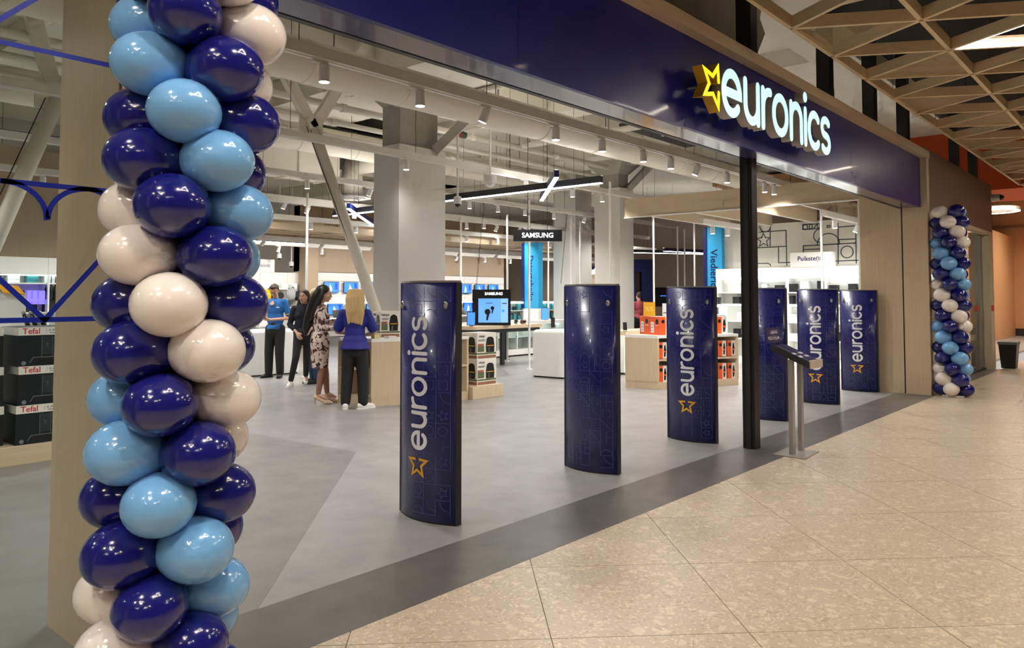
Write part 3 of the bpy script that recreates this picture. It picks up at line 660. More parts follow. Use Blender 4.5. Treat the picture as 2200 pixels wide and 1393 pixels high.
# ================================================================== SHOP: OVERHEAD
ORD = ['first', 'second', 'third', 'fourth', 'fifth', 'sixth', 'seventh', 'eighth', 'ninth', 'tenth', 'eleventh', 'twelfth', 'thirteenth', 'fourteenth', 'fifteenth', 'sixteenth', 'seventeenth', 'eighteenth', 'nineteenth', 'twentieth', 'twenty-first', 'twenty-second', 'twenty-third']
LAMP = {}
def track_lamp(p, tilt, label, watt, group):
    """cylinder spot hanging under a track at p (p = underside of the track)"""
    t = thing('track_spot', label, 'spotlight', p, group)
    def loc(mb): return mb
    if 'b' not in LAMP:
        LAMP['a'] = MB().box(-0.13, 0.03, -0.018, 0.018, -0.022, 0).build('adapter', M_lampw, t, local=True)
        LAMP['b'] = MB().lathe([(0.03, -0.155), (0.047, -0.155), (0.047, -0.01), (0.02, 0.0)], (0, 0, 0), 16).build('housing', M_lampw, t, local=True)
        LAMP['c'] = MB().lathe([(0.043, -0.157), (0.043, -0.150)], (0, 0, 0), 14).build('lens', M_lens, t, local=True)
        hs = (LAMP['a'], LAMP['b'], LAMP['c'])
    else:
        hs = []
        for k in 'abc':
            c = LAMP[k].copy(); COL.objects.link(c); c.parent = t; c.rotation_euler = (0, 0, 0); hs.append(c)
    for o in hs[1:]: o.rotation_euler = tilt; o.location = (0, 0, -0.02)
    if watt:
        d = Vector((0, 0, -1)); d.rotate(hs[1].rotation_euler)
        s_ = spot('track_light', Vector(p) + d * 0.2, Vector(p) + d * 3, watt, 150, (1, 0.965, 0.915), 1.0, 0.06)
def xtrack(i, name, Y, z, x0, x1, lampx, watt=SPOT_W, tilt=None):
    tb = group_struct('trim_track_%d' % i, 'white lighting track beam, %s row from the entrance' % name, 'track', (x0, Y, z))
    MB().box(x0, x1, Y - 0.05, Y + 0.05, z, z + 0.1).build('beam', M_track, tb)
    MB().box(x0, x1, Y - 0.014, Y + 0.014, z - 0.012, z).build('conductor_rail', M_lampw, tb)
    x = x0 + 0.7
    while x < x1: MB().tube([(x, Y, z + 0.1), (x, Y, 5.6)], 0.004, 5).build('hanger', M_dark, tb); x += 2.3
    for k, x in enumerate(lampx):
        track_lamp((x, Y, z - 0.012), tilt or ((0, 0, 0) if (k * 7 + i) % 5 else (0.35, 0.2, 0)), 'white cylinder spotlight, %s from the left on the %s lighting track' % (ORD[k], name), watt * 0.2 if (i == 2 and 7.4 < x < 8.8) else watt, 'cylinder spots on the lighting tracks')
xtrack(1, 'first', 5.5, 3.575, -4, 16.0, [-2.8, -1.6, -0.5, 0.6, 2.75] + [at(x, y, Y=5.5).x for x, y in ((697, 142), (903, 203), (1048, 243), (1194, 285), (1294, 310), (1382, 335), (1441, 348), (1501, 366), (1562, 381), (1643, 408), (1663, 410), (1689, 415), (1729, 430), (1743, 434), (1754, 438))])
xtrack(2, 'second', 9.2, 3.74, -4, 17.3, [-2.2, -0.4, 1.2, 4.6] + [at(x, y, Y=9.2).x for x, y in ((564, 310), (873, 345), (1130, 405), (1230, 425), (1294, 432), (1362, 448), (1412, 458), (1460, 463))])
xtrack(3, 'third', 12.2, 3.74, -3, 22, [-1.5, 0.7, 3.2, 4.9, 6.8, 8.2, 9.7] + [at(x, y, Y=12.2).x for x, y in ((1009, 455), (1070, 462), (1128, 470), (1190, 480), (1258, 492), (1330, 502))])
xtrack(4, 'fourth', 14.4, 3.6, 3.0, 24, [4.5 + 1.55 * k for k in range(12)], SPOT_W * 1.7)
xtrack(5, 'fifth', 17.4, 2.98, 4.0, 29, [5.2 + 1.75 * k for k in range(13)], SPOT_W * 0.85, (0.85, 0, 0))
xtrack(6, 'sixth', 21.5, 3.6, 10.0, 34, [11 + 2.0 * k for k in range(11)], SPOT_W * 2)
xtrack(9, 'ninth', 13.4, 3.42, 5, 21, [5.6 + 1.15 * k for k in range(13)], 0); xtrack(10, 'tenth', 15.3, 3.3, 6, 26, [6.5 + 1.3 * k for k in range(14)], 0); xtrack(11, 'eleventh', 19.0, 2.98, 8, 28, [9.1 + 1.4 * k for k in range(13)], 0)
xtrack(7, 'seventh', 7.4, 3.05, 14.4, 17.2, [14.9, 15.6, 16.4], SPOT_W); xtrack(8, 'eighth', 5.0, 3.05, 14.6, 17.2, [15.2, 16.6], SPOT_W)
for i, (a, b) in enumerate(((at(1418, 440, Y=9.2), None), (None, None), (None, None))):
    x, y0, y1 = ((15.75, 5.55, 9.15), (12.6, 9.25, 12.15), (7.2, 12.25, 14.35))[i]
    struct('trim_cross_%d' % i, MB().box(x - 0.04, x + 0.04, y0, y1, 3.74, 3.83), M_track, ('white cross beam in front of the oak canopy', 'white cross beam behind the hanging cross light', 'white cross beam above the service desk')[i], 'track')
# ducts, pipes, cables
def duct(name, label, Y, z, r, x0, x1, seam=1.35):
    d = thing(name, label, 'duct', (x0, Y, z)); MB().tube([(x0, Y, z), (x1, Y, z)], r, 32).build('tube', M_duct, d, smooth=True)
    x = x0 + 0.6
    while x < x1: MB().tube([(x, Y, z), (x + 0.025, Y, z)], r + 0.008, 32).build('seam_band', M_duct, d); x += seam
    x = x0 + 1.0
    while x < x1: MB().tube([(x, Y, z + r), (x, Y, 5.6)], 0.006, 5).build('hanger', M_dark, d); x += 2.7
    return d
duct('ventilation_duct', 'long fat white ventilation duct behind the first lighting track', 7.1, 4.10, 0.235, -4, 17.0)
d2 = duct('ventilation_duct', 'second white ventilation duct passing behind the big column', 12.9, 4.66, 0.27, -3, 17.0)
MB().tube([(11.2, 14.8, 4.66), (11.2, 14.8, 3.95)], 0.24, 20).build('drop', M_duct, d2, smooth=True); MB().tube([(11.2, 12.9, 4.66), (11.2, 14.8, 4.66)], 0.24, 20).build('branch', M_duct, d2, smooth=True)
df = thing('air_diffuser', 'round white ceiling air diffuser below a vertical duct', 'diffuser', (11.2, 14.8, 3.9))
MB().lathe([(0.25, 0.06), (0.42, 0.0), (0.44, -0.02), (0.40, -0.02)], (11.2, 14.8, 3.9), 28).build('rim', M_lampw, df, smooth=False)
for k, r in enumerate((0.30, 0.2, 0.1)): MB().lathe([(r - 0.03, -0.02), (r, -0.05), (r + 0.02, -0.05), (r + 0.01, -0.03)], (11.2, 14.8, 3.9), 24).build('vane', M_white, df)
rd = thing('square_duct', 'boxy white air duct high beside the steel brace', 'duct', (8, 13.6, 4.2)); MB().box(7.0, 10.2, 14.0, 14.9, 4.15, 4.85).build('box', M_duct, rd)
for x in (7.0, 8.1, 9.2, 10.2): MB().box(x - 0.02, x + 0.02, 13.97, 14.93, 4.12, 4.88).build('flange', M_steel, rd)
PIPES = (('uppermost', 10.6, 5.05, 0.075, -1, 16.2), ('second', 10.9, 4.82, 0.065, -1, 16.2), ('third', 11.2, 4.62, 0.05, -1, 16.2), ('lowest', 11.5, 4.45, 0.04, 2, 16.2))
for nm, Y, z, r, x0, x1 in PIPES:
    p = thing('sprinkler_pipe', '%s of four parallel white pipes running past the big column' % nm, 'pipe', (x0, Y, z), 'parallel pipes under the slab'); MB().tube([(x0, Y, z), (x1, Y, z)], r, 12).build('pipe_run', M_steel, p, smooth=True)
    for x in (2.5, 5.3, 8.0, 11.2, 14.0): MB().tube([(x, Y, z), (x + 0.09, Y, z)], r + 0.014, 12).build('coupling', M_steel, p)
    for x in (3.9, 9.8, 13.1): MB().tube([(x, Y, z + r), (x, Y, 5.6)], 0.006, 5).build('hanger', M_dark, p)
t = thing('pipe_marker', 'red and green marker sleeve on a white pipe right of the big column', 'marker', (10.9, 10.9, 4.82))
MB().tube([(10.8, 10.9, 4.82), (10.9, 10.9, 4.82)], 0.069, 12).build('red_band', mat('red_tape', S(140, 40, 36), 0.5), t); MB().tube([(10.9, 10.9, 4.82), (11.05, 10.9, 4.82)], 0.069, 12).build('green_band', mat('green_tape', S(50, 78, 50), 0.5), t)
for i, (x, y0, y1, z, r) in enumerate(((5.2, 4.2, 7.0, 5.0, 0.05), (9.4, 7.6, 10.5, 5.05, 0.05), (12.4, 7.6, 10.5, 4.75, 0.06), (3.2, 8.2, 11, 4.9, 0.06), (2.2, 5.0, 12, 4.75, 0.07), (13.9, 4.5, 8, 4.9, 0.05))):
    p = thing('branch_pipe', 'white branch pipe towards the entrance, %s from the left' % ORD[i], 'pipe', (x, y0, z), 'branch pipes under the slab')
    MB().tube([(x, y0, z), (x, y1, z)], r, 12).build('pipe_run', M_steel, p, smooth=True); MB().tube([(x, y0 + 0.9, z - r), (x, y0 + 0.9, z - r - 0.09)], 0.016, 8).build('sprinkler_head', M_alu, p); MB().tube([(x, y1 - 0.6, z + r), (x, y1 - 0.6, 5.6)], 0.006, 5).build('hanger', M_dark, p)
# slab beams
for i, (x0, x1, y0, y1, z) in enumerate(((-6, 17.4, 9.75, 10.25, 5.2), (7.8, 9.6, 2.3, 26, 5.1), (16.0, 17.6, 9, 26, 5.1), (-0.4, 1.2, 2.3, 26, 5.1), (-6, 17.4, 3.6, 4.2, 5.15), (-6, 30, 17.5, 18.1, 5.1), (3.6, 4.2, 4.2, 17.5, 5.3), (12.3, 12.9, 4.2, 17.5, 5.3))):
    struct('ceiling_beam', MB().box(x0, x1, y0, y1, z, 5.6), M_ceil, 'concrete slab beam, number %s of the shop ceiling' % ORD[i], 'beam')
ct = thing('cable_tray', 'grey wire cable tray near the dark ceiling opening', 'cable tray', (9, 15.5, 4.5))
for y in (15.4, 15.8): MB().box(4, 20, y - 0.015, y + 0.015, 4.4, 4.46).build('side_rail', M_dark, ct)
x = 4.2
while x < 20: MB().box(x, x + 0.02, 15.4, 15.8, 4.4, 4.41).build('rung', M_dark, ct); x += 0.6
for i, (x0, x1, y0, y1) in enumerate(((9.3, 12.6, 13.3, 17.2), (5.0, 7.0, 12.2, 14.0), (13.2, 16, 6.2, 8.6))):
    struct('ceiling_opening', MB().box(x0, x1, y0, y1, 5.0, 5.09), mat('dark_void', S(62, 60, 56), 0.9, var=0.3, scale=9, stretch=(0.5, 6, 1)), 'dark unpainted ceiling bay, %s from the entrance side' % ORD[i], 'ceiling')
# columns with white cladding and concrete heads
M_clad = mat('white_column_cladding', S(214, 211, 204), 0.5, var=0.03); M_conc = mat('bare_concrete', S(168, 164, 154), 0.85, var=0.2, scale=4, bump=0.5)
for i, (x0, x1, y0, y1, zt, lab) in enumerate(((8.2, 9.25, 9.6, 10.25, 4.06, 'wide white clad column beside the steel brace'), (16.75, 17.4, 10.9, 11.7, 4.38, 'white clad column between the plain and lettered gates'))):
    c = group_struct('wall_column_%d' % (i + 1), lab, 'column', (x0, y0, 0))
    MB().box(x0, x1, y0, y1, 0, zt).build('cladding', M_clad, c, bevel=0.004); MB().box(x0 + 0.1, x1 - 0.1, y0 + 0.1, y1 - 0.1, zt, 5.2).build('concrete_shaft', M_conc, c)
    cx, cy_ = (x0 + x1) / 2, (y0 + y1) / 2
    taper((cx, cy_), (x1 - x0) / 2 - 0.1, (y1 - y0) / 2 - 0.1, (x1 - x0) / 2 + 0.25, (y1 - y0) / 2 + 0.3, 4.75, 5.2).build('flared_head', M_conc, c)
    MB().obox((x1 - 0.25, y0 + 0.02, zt - 0.02), (x1 + 0.25, y0 - 0.35, zt + 0.62), 0.3, 0.16).build('haunch', M_conc, c)
    MB().box(x0 - 0.012, x1 + 0.012, y0 - 0.012, y1 + 0.012, 0, 0.08).build('skirting', M_alu, c)
# steel tree braces
YB = 9.45
def brace(lab, foot, knot, arms):
    b_ = thing('steel_brace', lab, 'brace', (foot.x, YB, 0))
    d = (knot - foot); foot0 = foot - d * (foot.z / d.z)
    MB().tube([foot0, knot], 0.085, 16).build('trunk', M_steel, b_, smooth=True); MB().box(foot0.x - 0.2, foot0.x + 0.2, YB - 0.15, YB + 0.15, 0, 0.02).build('foot_plate', M_steel, b_)
    MB().box(knot.x - 0.22, knot.x + 0.16, YB - 0.02, YB + 0.02, knot.z - 0.12, knot.z + 0.2).build('gusset', M_steel, b_)
    for a in arms: MB().obox(knot, a, 0.1, 0.16).build('arm', M_steel, b_)
    MB().tube([foot0 + Vector((-0.12, -0.02, 0.2)), knot + Vector((-0.12, -0.02, 0))], 0.006, 6).build('cable', M_dark, b_)
brace('inclined white steel tree brace landing behind the oak counter', at(827, 725, Y=YB), at(672, 275, Y=YB), [at(565, 115, Y=YB) + Vector((0, 0, 0.3)), at(790, 135, Y=YB) + Vector((0, 0, 0.35)), ])
brace('inclined white steel brace seen through the left window', at(-5, 505, Y=YB), at(122, 215, Y=YB), [at(50, 8, Y=YB) + Vector((0, 0, 0.2))])
# linear LED crosses
def led_line(lab, segs, z, cat_='linear light'):
    t = thing('led_cross', lab, cat_, (segs[0][0][0], segs[0][0][1], z))
    for k, (a, b) in enumerate(segs):
        zz = z + (0.0 if k == 0 else 0.004)
        MB().obox((a[0], a[1], zz + 0.07), (b[0], b[1], zz + 0.07), 0.075, 0.11).build('profile', M_dark if k == 0 else M_navyb, t); MB().obox((a[0], a[1], zz + 0.006), (b[0], b[1], zz + 0.006), 0.066, 0.016).build('diffuser', M_led, t); MB().obox((a[0], a[1], zz + 0.1254), (b[0], b[1], zz + 0.1254), 0.05, 0.0004).build('uplight', M_added_upled, t)  # strip on top of the profile is added to lift the ceiling's brightness
        for q in (0.15, 0.85):
            x, y = a[0] + (b[0] - a[0]) * q, a[1] + (b[1] - a[1]) * q; MB().tube([(x, y, zz + 0.125), (x, y, 5.6)], 0.003, 5).build('cable', M_dark, t)
led_line('crossed linear LED light hanging before the second white column', [((10.40, 10.86), (10.40, 7.12)), ((11.6, 9.35), (9.47, 7.33))], 3.4)
led_line('crossed linear LED light partly behind the wide column', [((10.07, 13.96), (10.07, 11.6)), ((9.44, 12.6), (12.8, 15.8))], 3.3)
led_line('long linear LED light above the cyan computer banner', [((19.4, 16.4), (24.6, 16.4))], 3.2)
led_line('pair of linear LED lights beside the navy portal', [((24.2, 15.2), (27.8, 13.2)), ((24.2, 13.9), (27.2, 13.2))], 3.15)
led_line('linear LED light above the vacuum cleaner shelf', [((9.3, 18.6), (12.4, 18.6))], 3.02)
# oak slat canopies
cn = thing('slat_canopy', 'oak slat canopy over the right hand wall displays', 'canopy', (13.8, 4, 3.2))
MB().box(13.78, 13.84, 4.05, 8.85, 3.2, 3.6).build('fascia_board', M_woody, cn); MB().box(13.75, 13.78, 4.05, 8.85, 3.195, 3.215).build('edge_strip', M_white, cn)
y = 4.08
while y < 8.7: MB().box(13.84, 17.48, y, y + 0.05, 3.2, 3.5).build('slat', M_woodx, cn); MB().box(13.84, 17.48, y + 0.005, y + 0.045, 3.192, 3.2).build('slat_edge', M_white, cn); y += 1.03
cn2 = thing('slat_canopy', 'oak slat canopy over the television wall', 'canopy', (13, 16, 3.1))
MB().box(7.5, 23, 15.6, 15.65, 3.1, 3.26).build('fascia_board', M_woodx, cn2)
y = 16.2
while y < 20: MB().box(7.5, 23, y, y + 0.05, 3.1, 3.4).build('slat', M_woodx, cn2); y += 0.62
for x in (7.5, 11.4, 15.2, 19.1, 22.95): MB().box(x, x + 0.05, 15.65, 19.95, 3.1, 3.4).build('cross_slat', M_woody, cn2)
for c_ in (cn, cn2):
    for dx in (0.5, 2.6): MB().tube([(c_.location.x + dx, c_.location.y + 1.5, 3.45), (c_.location.x + dx, c_.location.y + 1.5, 5.6)], 0.006, 5).build('hanger', M_dark, c_)
# thin white poles between floor and tracks
for i, (px_, d_, zt) in enumerate(((658, 15.5, 3.55), (990, 19.5, 3.5), (1090, 19, 3.5), (1137, 17, 3.6), (1178, 22, 3.5), (1227, 19.5, 3.5), (1247, 20.5, 3.5), (1312, 15.0, 3.7), (1405, 19, 3.5), (1457, 22, 3.5), (1472, 23, 3.5), (1493, 20, 3.5), (1767, 15.2, 3.2))):
    q = at(px_, 637, d=d_ - 0.7); struct('trim_pole_%d' % i, MB().tube([(q.x, q.y, 0), (q.x, q.y, zt)], 0.024, 8).tube([(q.x, q.y, 0), (q.x, q.y, 0.012)], 0.07, 12), M_lampw, 'thin white upright pole, %s from the left' % ORD[i], 'pole', smooth=False)
# dome cameras, suspended sensors
for i, (px_, py_, d_, zt, lab) in enumerate(((983, 434, 13.5, 5.6, 'white dome camera on a pole beside the hanging cross light'), (600, 552, 22, 5.6, 'small white dome camera above the service desk'), (626, 569, 23, 5.6, 'white dome camera over the vacuum shelf'), (1053, 388, 13.5, 5.6, 'round white suspended unit between duct and cross light'))):
    q = at(px_, py_, d=d_); t = thing('dome_camera', lab, 'camera', q); r = 0.07 if i != 3 else 0.12
    MB().tube([(q.x, q.y, q.z + 0.06), (q.x, q.y, zt)], 0.018, 8).build('stem', M_lampw, t); MB().lathe([(r, -0.04), (r, 0.08), (r * 0.6, 0.1)], q, 18).build('housing', M_lampw, t)
    MB().ell((q.x, q.y, q.z - 0.04), r * 0.75, r * 0.75, r * 0.7).build('dome', M_black if i != 3 else M_white, t, smooth=True)
# hanging samsung sign and chains
M_signblk = mat('black_sign_box', S(14, 14, 16), 0.35); M_signw = mat('lit_white_lettering', S(255, 255, 255), 0.4, var=0.01, emit=(0.95, 0.98, 1, 1), es=1.5)
a, b = Vector((11.29, 9.81, 0)), Vector((11.92, 9.10, 0)); u = (b - a).normalized(); nrm = Vector((-0.75, -0.66, 0)).normalized(); nrm = Vector((u.y, -u.x, 0)) if Vector((u.y, -u.x, 0)).dot(nrm) > 0 else Vector((-u.y, u.x, 0))
hs = thing('hanging_sign', 'black hanging sign box with lit white SAMSUNG letters', 'sign', ((a + b) / 2 + Vector((0, 0, 2.6))))
MB().obox(a + Vector((0, 0, 2.735)), b + Vector((0, 0, 2.735)), 0.09, 0.225).build('box', M_signblk, hs)
MB().flat(text('SAMSUNG', 0.135, bold=0.008), (a + b) / 2 + nrm * 0.047 + Vector((-0.0, 0, 2.735)), u, (0, 0, 1), nrm).build('lettering', M_signw, hs)
for q in (0.3, 0.7): p = a.lerp(b, q); MB().tube([(p.x, p.y, 2.84), (p.x, p.y, 5.6)], 0.005, 5).build('cable', M_black, hs)
for i, (x0, y0, x1, y1, d_, lab) in enumerate(((1040, 455, 1021, 640, 16.2, 'black coiled security cable hanging left of the hanging sign'), (1218, 472, 1205, 610, 16.0, 'black coiled security cable hanging right of the hanging sign'))):
    p, q = at(x0, y0, Y=12.2), at(x1, y1, Y=12.1); p.z = 3.74; n = 150
    tag(MB().tube([p.lerp(q, k / n) + Vector((0.014 * math.cos(k * 1.6), 0.014 * math.sin(k * 1.6), 0)) for k in range(n + 1)], 0.006, 5).build('coiled_cable', M_black), lab, 'cable')
# ================================================================== SHOP: FURNITURE
def V2(p): return Vector((p[0], p[1], 0))
def obj_box(name, label, cat_, c, u, wd, dp, z0, z1, m, group=None): pass
def prism_in(poly, k):   # shrink a footprint towards its centre by k metres
    c = sum((V2(p) for p in poly), Vector()) / len(poly); out = []
    for p in poly: d = (c - V2(p)); out.append(tuple((V2(p) + d.normalized() * k)[:2]))
    return out
def shelf_counter(name, label, A, B, C, D, zt, shelf_end, shelf_front, items=True):
    """wooden island with white top: A-B is the left end, B-C the long front"""
    t = thing(name, label, 'counter', (B[0], B[1], 0)); A, B, C, D = map(V2, (A, B, C, D)); pl_ = 0.12
    MB().prism(prism_in([tuple(p[:2]) for p in (A, B, C, D)], 0.006), 0.0, pl_).build('plinth', M_wood, t)
    MB().prism([tuple(p[:2]) for p in (A, B, C, D)], zt - 0.045, zt).build('worktop', M_white, t)
    f = (C - B).normalized(); e = (A - B).normalized()
    A1, B1 = A + f * 0.32 if shelf_end else A, B + f * 0.32 if shelf_end else B
    s0, s1 = shelf_front if shelf_front else (1, 1)
    Lf = (C - B).length
    core = [A1, B1 + e * (0.34 if shelf_front and s0 < 0.05 else 0), ]
    z0, z1 = pl_, zt - 0.045
    if shelf_front:
        P0, P1 = B + f * (Lf * s0), B + f * (Lf * s1)
        poly = [A1, B1]
        if s0 > 0.05: poly += [P0, P0 + e * 0.34]
        else: poly = [A1, B1 + e * 0.34]
        poly += [P1 + e * 0.34, D]
        MB().prism([tuple(p[:2]) for p in poly], z0, z1).build('carcass', M_wood, t)
        for p in (P0, P1 - f * 0.03) if s0 > 0.05 else (B, B + f * (Lf * 0.5), C - f * 0.03):
            MB().prism([tuple(q[:2]) for q in (p, p + f * 0.03, p + f * 0.03 + e * 0.34, p + e * 0.34)], z0, z1).build('upright', M_wood, t)
        MB().prism([tuple(q[:2]) for q in (P0 + f * 0.031, P1 - f * 0.031, P1 - f * 0.031 + e * 0.34, P0 + f * 0.031 + e * 0.34)], (z0 + z1) / 2 - 0.015, (z0 + z1) / 2 + 0.015).build('shelf', M_wood, t)
    else: MB().prism([tuple(p[:2]) for p in (A1, B1, C, D)], z0, z1).build('carcass', M_wood, t)
    if shelf_end:
        for p in (A, B):
            q = p + (e * -0.03 if p is A else e * 0.03); MB().prism([tuple(r[:2]) for r in (p, q, q + f * 0.32, p + f * 0.32)], z0, z1).build('upright', M_wood, t)
        MB().prism([tuple(r[:2]) for r in (A - e * 0.031, B + e * 0.031, B + e * 0.031 + f * 0.32, A - e * 0.031 + f * 0.32)], (z0 + z1) / 2 - 0.015, (z0 + z1) / 2 + 0.015).build('shelf', M_wood, t)
    return t
shelf_counter('display_counter', 'oak counter with white top and open end shelves behind the blonde woman', (6.83, 9.33), (6.87, 8.61), (8.34, 8.14), (8.36, 8.95), 0.95, True, (0.72, 1.0))
shelf_counter('display_counter', 'oak counter with shelves full of orange boxes left of the black post', (11.23, 7.22), (11.25, 6.60), (12.77, 5.88), (12.9, 6.55), 0.895, False, (0.0, 1.0))
# --- printed cartons
M_card = mat('white_carton', S(226, 222, 214), 0.5, var=0.03); M_cardgreen = mat('green_print', S(92, 104, 66), 0.5, var=0.4, scale=14); M_cardred = mat('red_print', S(166, 92, 78), 0.5, var=0.2)
M_food = mat('food_print', S(146, 100, 70), 0.6, var=0.6, scale=60); M_blkprint = mat('black_print', S(24, 24, 26), 0.35)
M_ltext = mat('dark_lettering', S(40, 40, 44), 0.5)
class Face:
    """draws flat print on one side of a carton: o lower left corner, u across, n outwards, all in metres"""
    def __init__(s, o, u, n, parent): s.o, s.u, s.n, s.p = Vector(o), Vector(u).normalized(), Vector(n).normalized(), parent; s.k = 0
    def put(s, mb, name, m): s.k += 1; return MB().flat(mb, s.o + s.n * (0.0006 + 0.0003 * s.k), s.u, (0, 0, 1), s.n).build(name, m, s.p)
    def rect(s, x0, x1, z0, z1, m, name='print'): return s.put(MB().add([(x0, z0, 0), (x1, z0, 0), (x1, z1, 0), (x0, z1, 0)], [(0, 1, 2, 3)]), name, m)
    def poly(s, pts, m, name='picture'): return s.put(MB().add([(x, z, 0) for x, z in pts], [tuple(range(len(pts)))]), name, m)
    def txt(s, t, x, z, size, m, bold=0.0): b_ = text(t, size, bold=bold); return s.put(MB().add([(v[0] + x, v[1] + z, 0) for v in b_.v], b_.f), 'lettering', m)
def carton(name, label, corner, u, wu, wv, z0, h, m, group=None, v=None):
    """box standing with its nearest vertical edge at corner; u runs to the right, v to the left/back"""
    c = V2(corner); u = Vector(u).normalized(); v = Vector((-u.y, u.x, 0)) if v is None else Vector(v).normalized()
    t = thing(name, label, 'box', c + Vector((0, 0, z0)), group)
    MB().prism([tuple(p[:2]) for p in (c, c + u * wu, c + u * wu + v * wv, c + v * wv)], z0, z0 + h).build('carton', m, t)
    fr_ = Face(c + Vector((0, 0, z0)), u, -v, t); sd_ = Face(c + v * wv + Vector((0, 0, z0)), -v, -u, t)
    return t, fr_, sd_
def ninja(label, corner, u, z0, wu=0.36, wv=0.28, h=0.385):
    t, f, s_ = carton('fryer_box', label, corner, u, wu, wv, z0, h, M_card, 'white air fryer boxes')
    for F_, w_ in ((f, wu), (s_, wv)):
        F_.rect(0.01, w_ - 0.01, 0.01, 0.055, M_food, 'food_strip'); F_.rect(0.004, w_ - 0.004, 0.07, 0.095, M_cardgreen)
        F_.rect(0.01, w_ * 0.36, 0.11, 0.2, M_cardgreen); F_.rect(0.01, w_ * 0.34, 0.2, 0.235, M_cardred); F_.txt('NINJA', w_ * 0.24, h - 0.055, 0.045, M_ltext, 0.02); F_.rect(0.02, w_ * 0.42, h - 0.11, h - 0.103, M_ltext); F_.rect(0.02, w_ * 0.36, h - 0.125, h - 0.118, M_ltext)
        x0, x1 = w_ * 0.46, w_ * 0.88
        F_.poly([(x0, 0.1), (x1, 0.1), (x1 + 0.008, 0.2), (x1 - 0.012, 0.31), (x1 - 0.05, 0.335), (x0 + 0.05, 0.335), (x0 + 0.012, 0.31), (x0 - 0.008, 0.2)], M_blkprint, 'fryer_picture'); F_.rect(x0 + 0.01, x1 - 0.005, 0.195, 0.207, M_gold, 'fryer_trim'); F_.rect((x0 + x1) / 2 - 0.03, (x0 + x1) / 2 - 0.018, 0.11, 0.17, M_alu, 'fryer_handle')
    return t
U1 = (0.952, -0.305, 0)
c1 = at(1031.5, 827, z=0.19); q1, q2, q3 = at(1003.5, 857, z=0), at(1015.5, 859.5, z=0), at(1082.5, 850.5, z=0)
pu = (q3 - q2).normalized(); pv = Vector((-pu.y, pu.x, 0))
tag(MB().prism([tuple(p[:2]) for p in (q2, q3, q3 + pv * 0.6, q2 + pv * 0.6)], 0, 0.19).build('display_plinth', M_wood, bevel=0.003), 'low oak plinth carrying two stacked air fryer boxes', 'plinth')
cc = q2 + pu * 0.14 + pv * 0.05; wN = min(0.44, (q3 - q2).length - 0.26)
ninja('lower air fryer box of the pair on the low oak plinth', cc, pu, 0.19, wN, 0.36, 0.40); ninja('upper air fryer box of the pair on the low oak plinth', cc, pu, 0.59, wN, 0.36, 0.40)
ninja('air fryer box on the right end of the oak counter', (7.98, 8.36), U1, 0.95, 0.3, 0.3); ninja('air fryer box on the oak counter left of the nearest gate', (7.12, 8.72), U1, 0.95, 0.3, 0.3)
# --- orange and white boxes on counter two
M_or = mat('orange_print', S(232, 92, 34), 0.45, var=0.05)
def orange_box(label, corner, u, wu, z0, h, wv=0.26):
    t, f, s_ = carton('orange_box', label, corner, u, wu, wv, z0, h, M_card, 'orange and white boxes at the oak counter')
    f.rect(0, wu * 0.48, 0, h, M_or); s_.rect(0, wv, 0, h, M_or); n = 16
    f.poly([(wu * 0.26 + 0.032 * math.cos(2 * math.pi * k / n), h * 0.74 + 0.032 * math.sin(2 * math.pi * k / n)) for k in range(n)], M_blkprint, 'round_mark')
    f.poly([(wu * 0.62, h * 0.1), (wu * 0.8, h * 0.12), (wu * 0.9, h * 0.5), (wu * 0.8, h * 0.86), (wu * 0.66, h * 0.8), (wu * 0.6, h * 0.5)], M_blkprint, 'gadget_picture'); f.rect(wu * 0.62, wu * 0.86, h * 0.38, h * 0.48, M_or, 'gadget_trim')
    s_.rect(wv * 0.1, wv * 0.42, h * 0.12, h * 0.7, M_card, 'info_panel'); s_.poly([(wv * 0.72 + 0.045 * math.cos(2 * math.pi * k / n), h * 0.72 + 0.045 * math.sin(2 * math.pi * k / n)) for k in range(n)], M_blkprint, 'round_mark'); s_.rect(wv * 0.58, wv * 0.88, h * 0.5, h * 0.53, M_card)
    for k in range(3): s_.rect(wv * 0.16, wv * 0.36, h * (0.2 + 0.17 * k), h * (0.26 + 0.17 * k), mat('pale_print', S(190, 150, 170), 0.5), 'pictogram')
    return t
B2, C2 = Vector((11.25, 6.60, 0)), Vector((12.77, 5.88, 0)); f2 = (C2 - B2).normalized(); e2 = (Vector((11.23, 7.22, 0)) - B2).normalized(); vf = Vector((-f2.y, f2.x, 0))
for r_, (z0, row) in enumerate(((0.12, 'lower'), (0.51, 'upper'))):
    for k in range(8):
        p = B2 + f2 * (0.045 + 0.2 * k + (0.03 if k > 3 else 0)) + vf * 0.03; orange_box('orange and white box, %s from the left on the %s counter shelf' % (ORD[k], row), p, f2, 0.165, z0, 0.27, 0.2)
P = B2 + f2 * 0.06 + vf * 0.08
orange_box('orange box pair, right one on top of the oak counter', B2 + f2 * 0.12 + vf * 0.10, f2, 0.24, 0.895, 0.31, 0.3); orange_box('orange box pair, left one on top of the oak counter', B2 + f2 * 0.12 + vf * 0.41, f2, 0.24, 0.895, 0.31, 0.3)
orange_box('white and orange box on the right end of the counter top', B2 + f2 * 1.3 + vf * 0.1, f2, 0.22, 0.895, 0.3, 0.25); orange_box('white and orange box behind the lettered gate on the counter', B2 + f2 * 0.62 + vf * 0.12, f2, 0.24, 0.895, 0.3, 0.25)
sg2 = thing('price_card', 'golden price card standing on the orange boxes', 'sign', (11.5, 6.75, 1.21)); q = at(1395, 672, X=11.5)
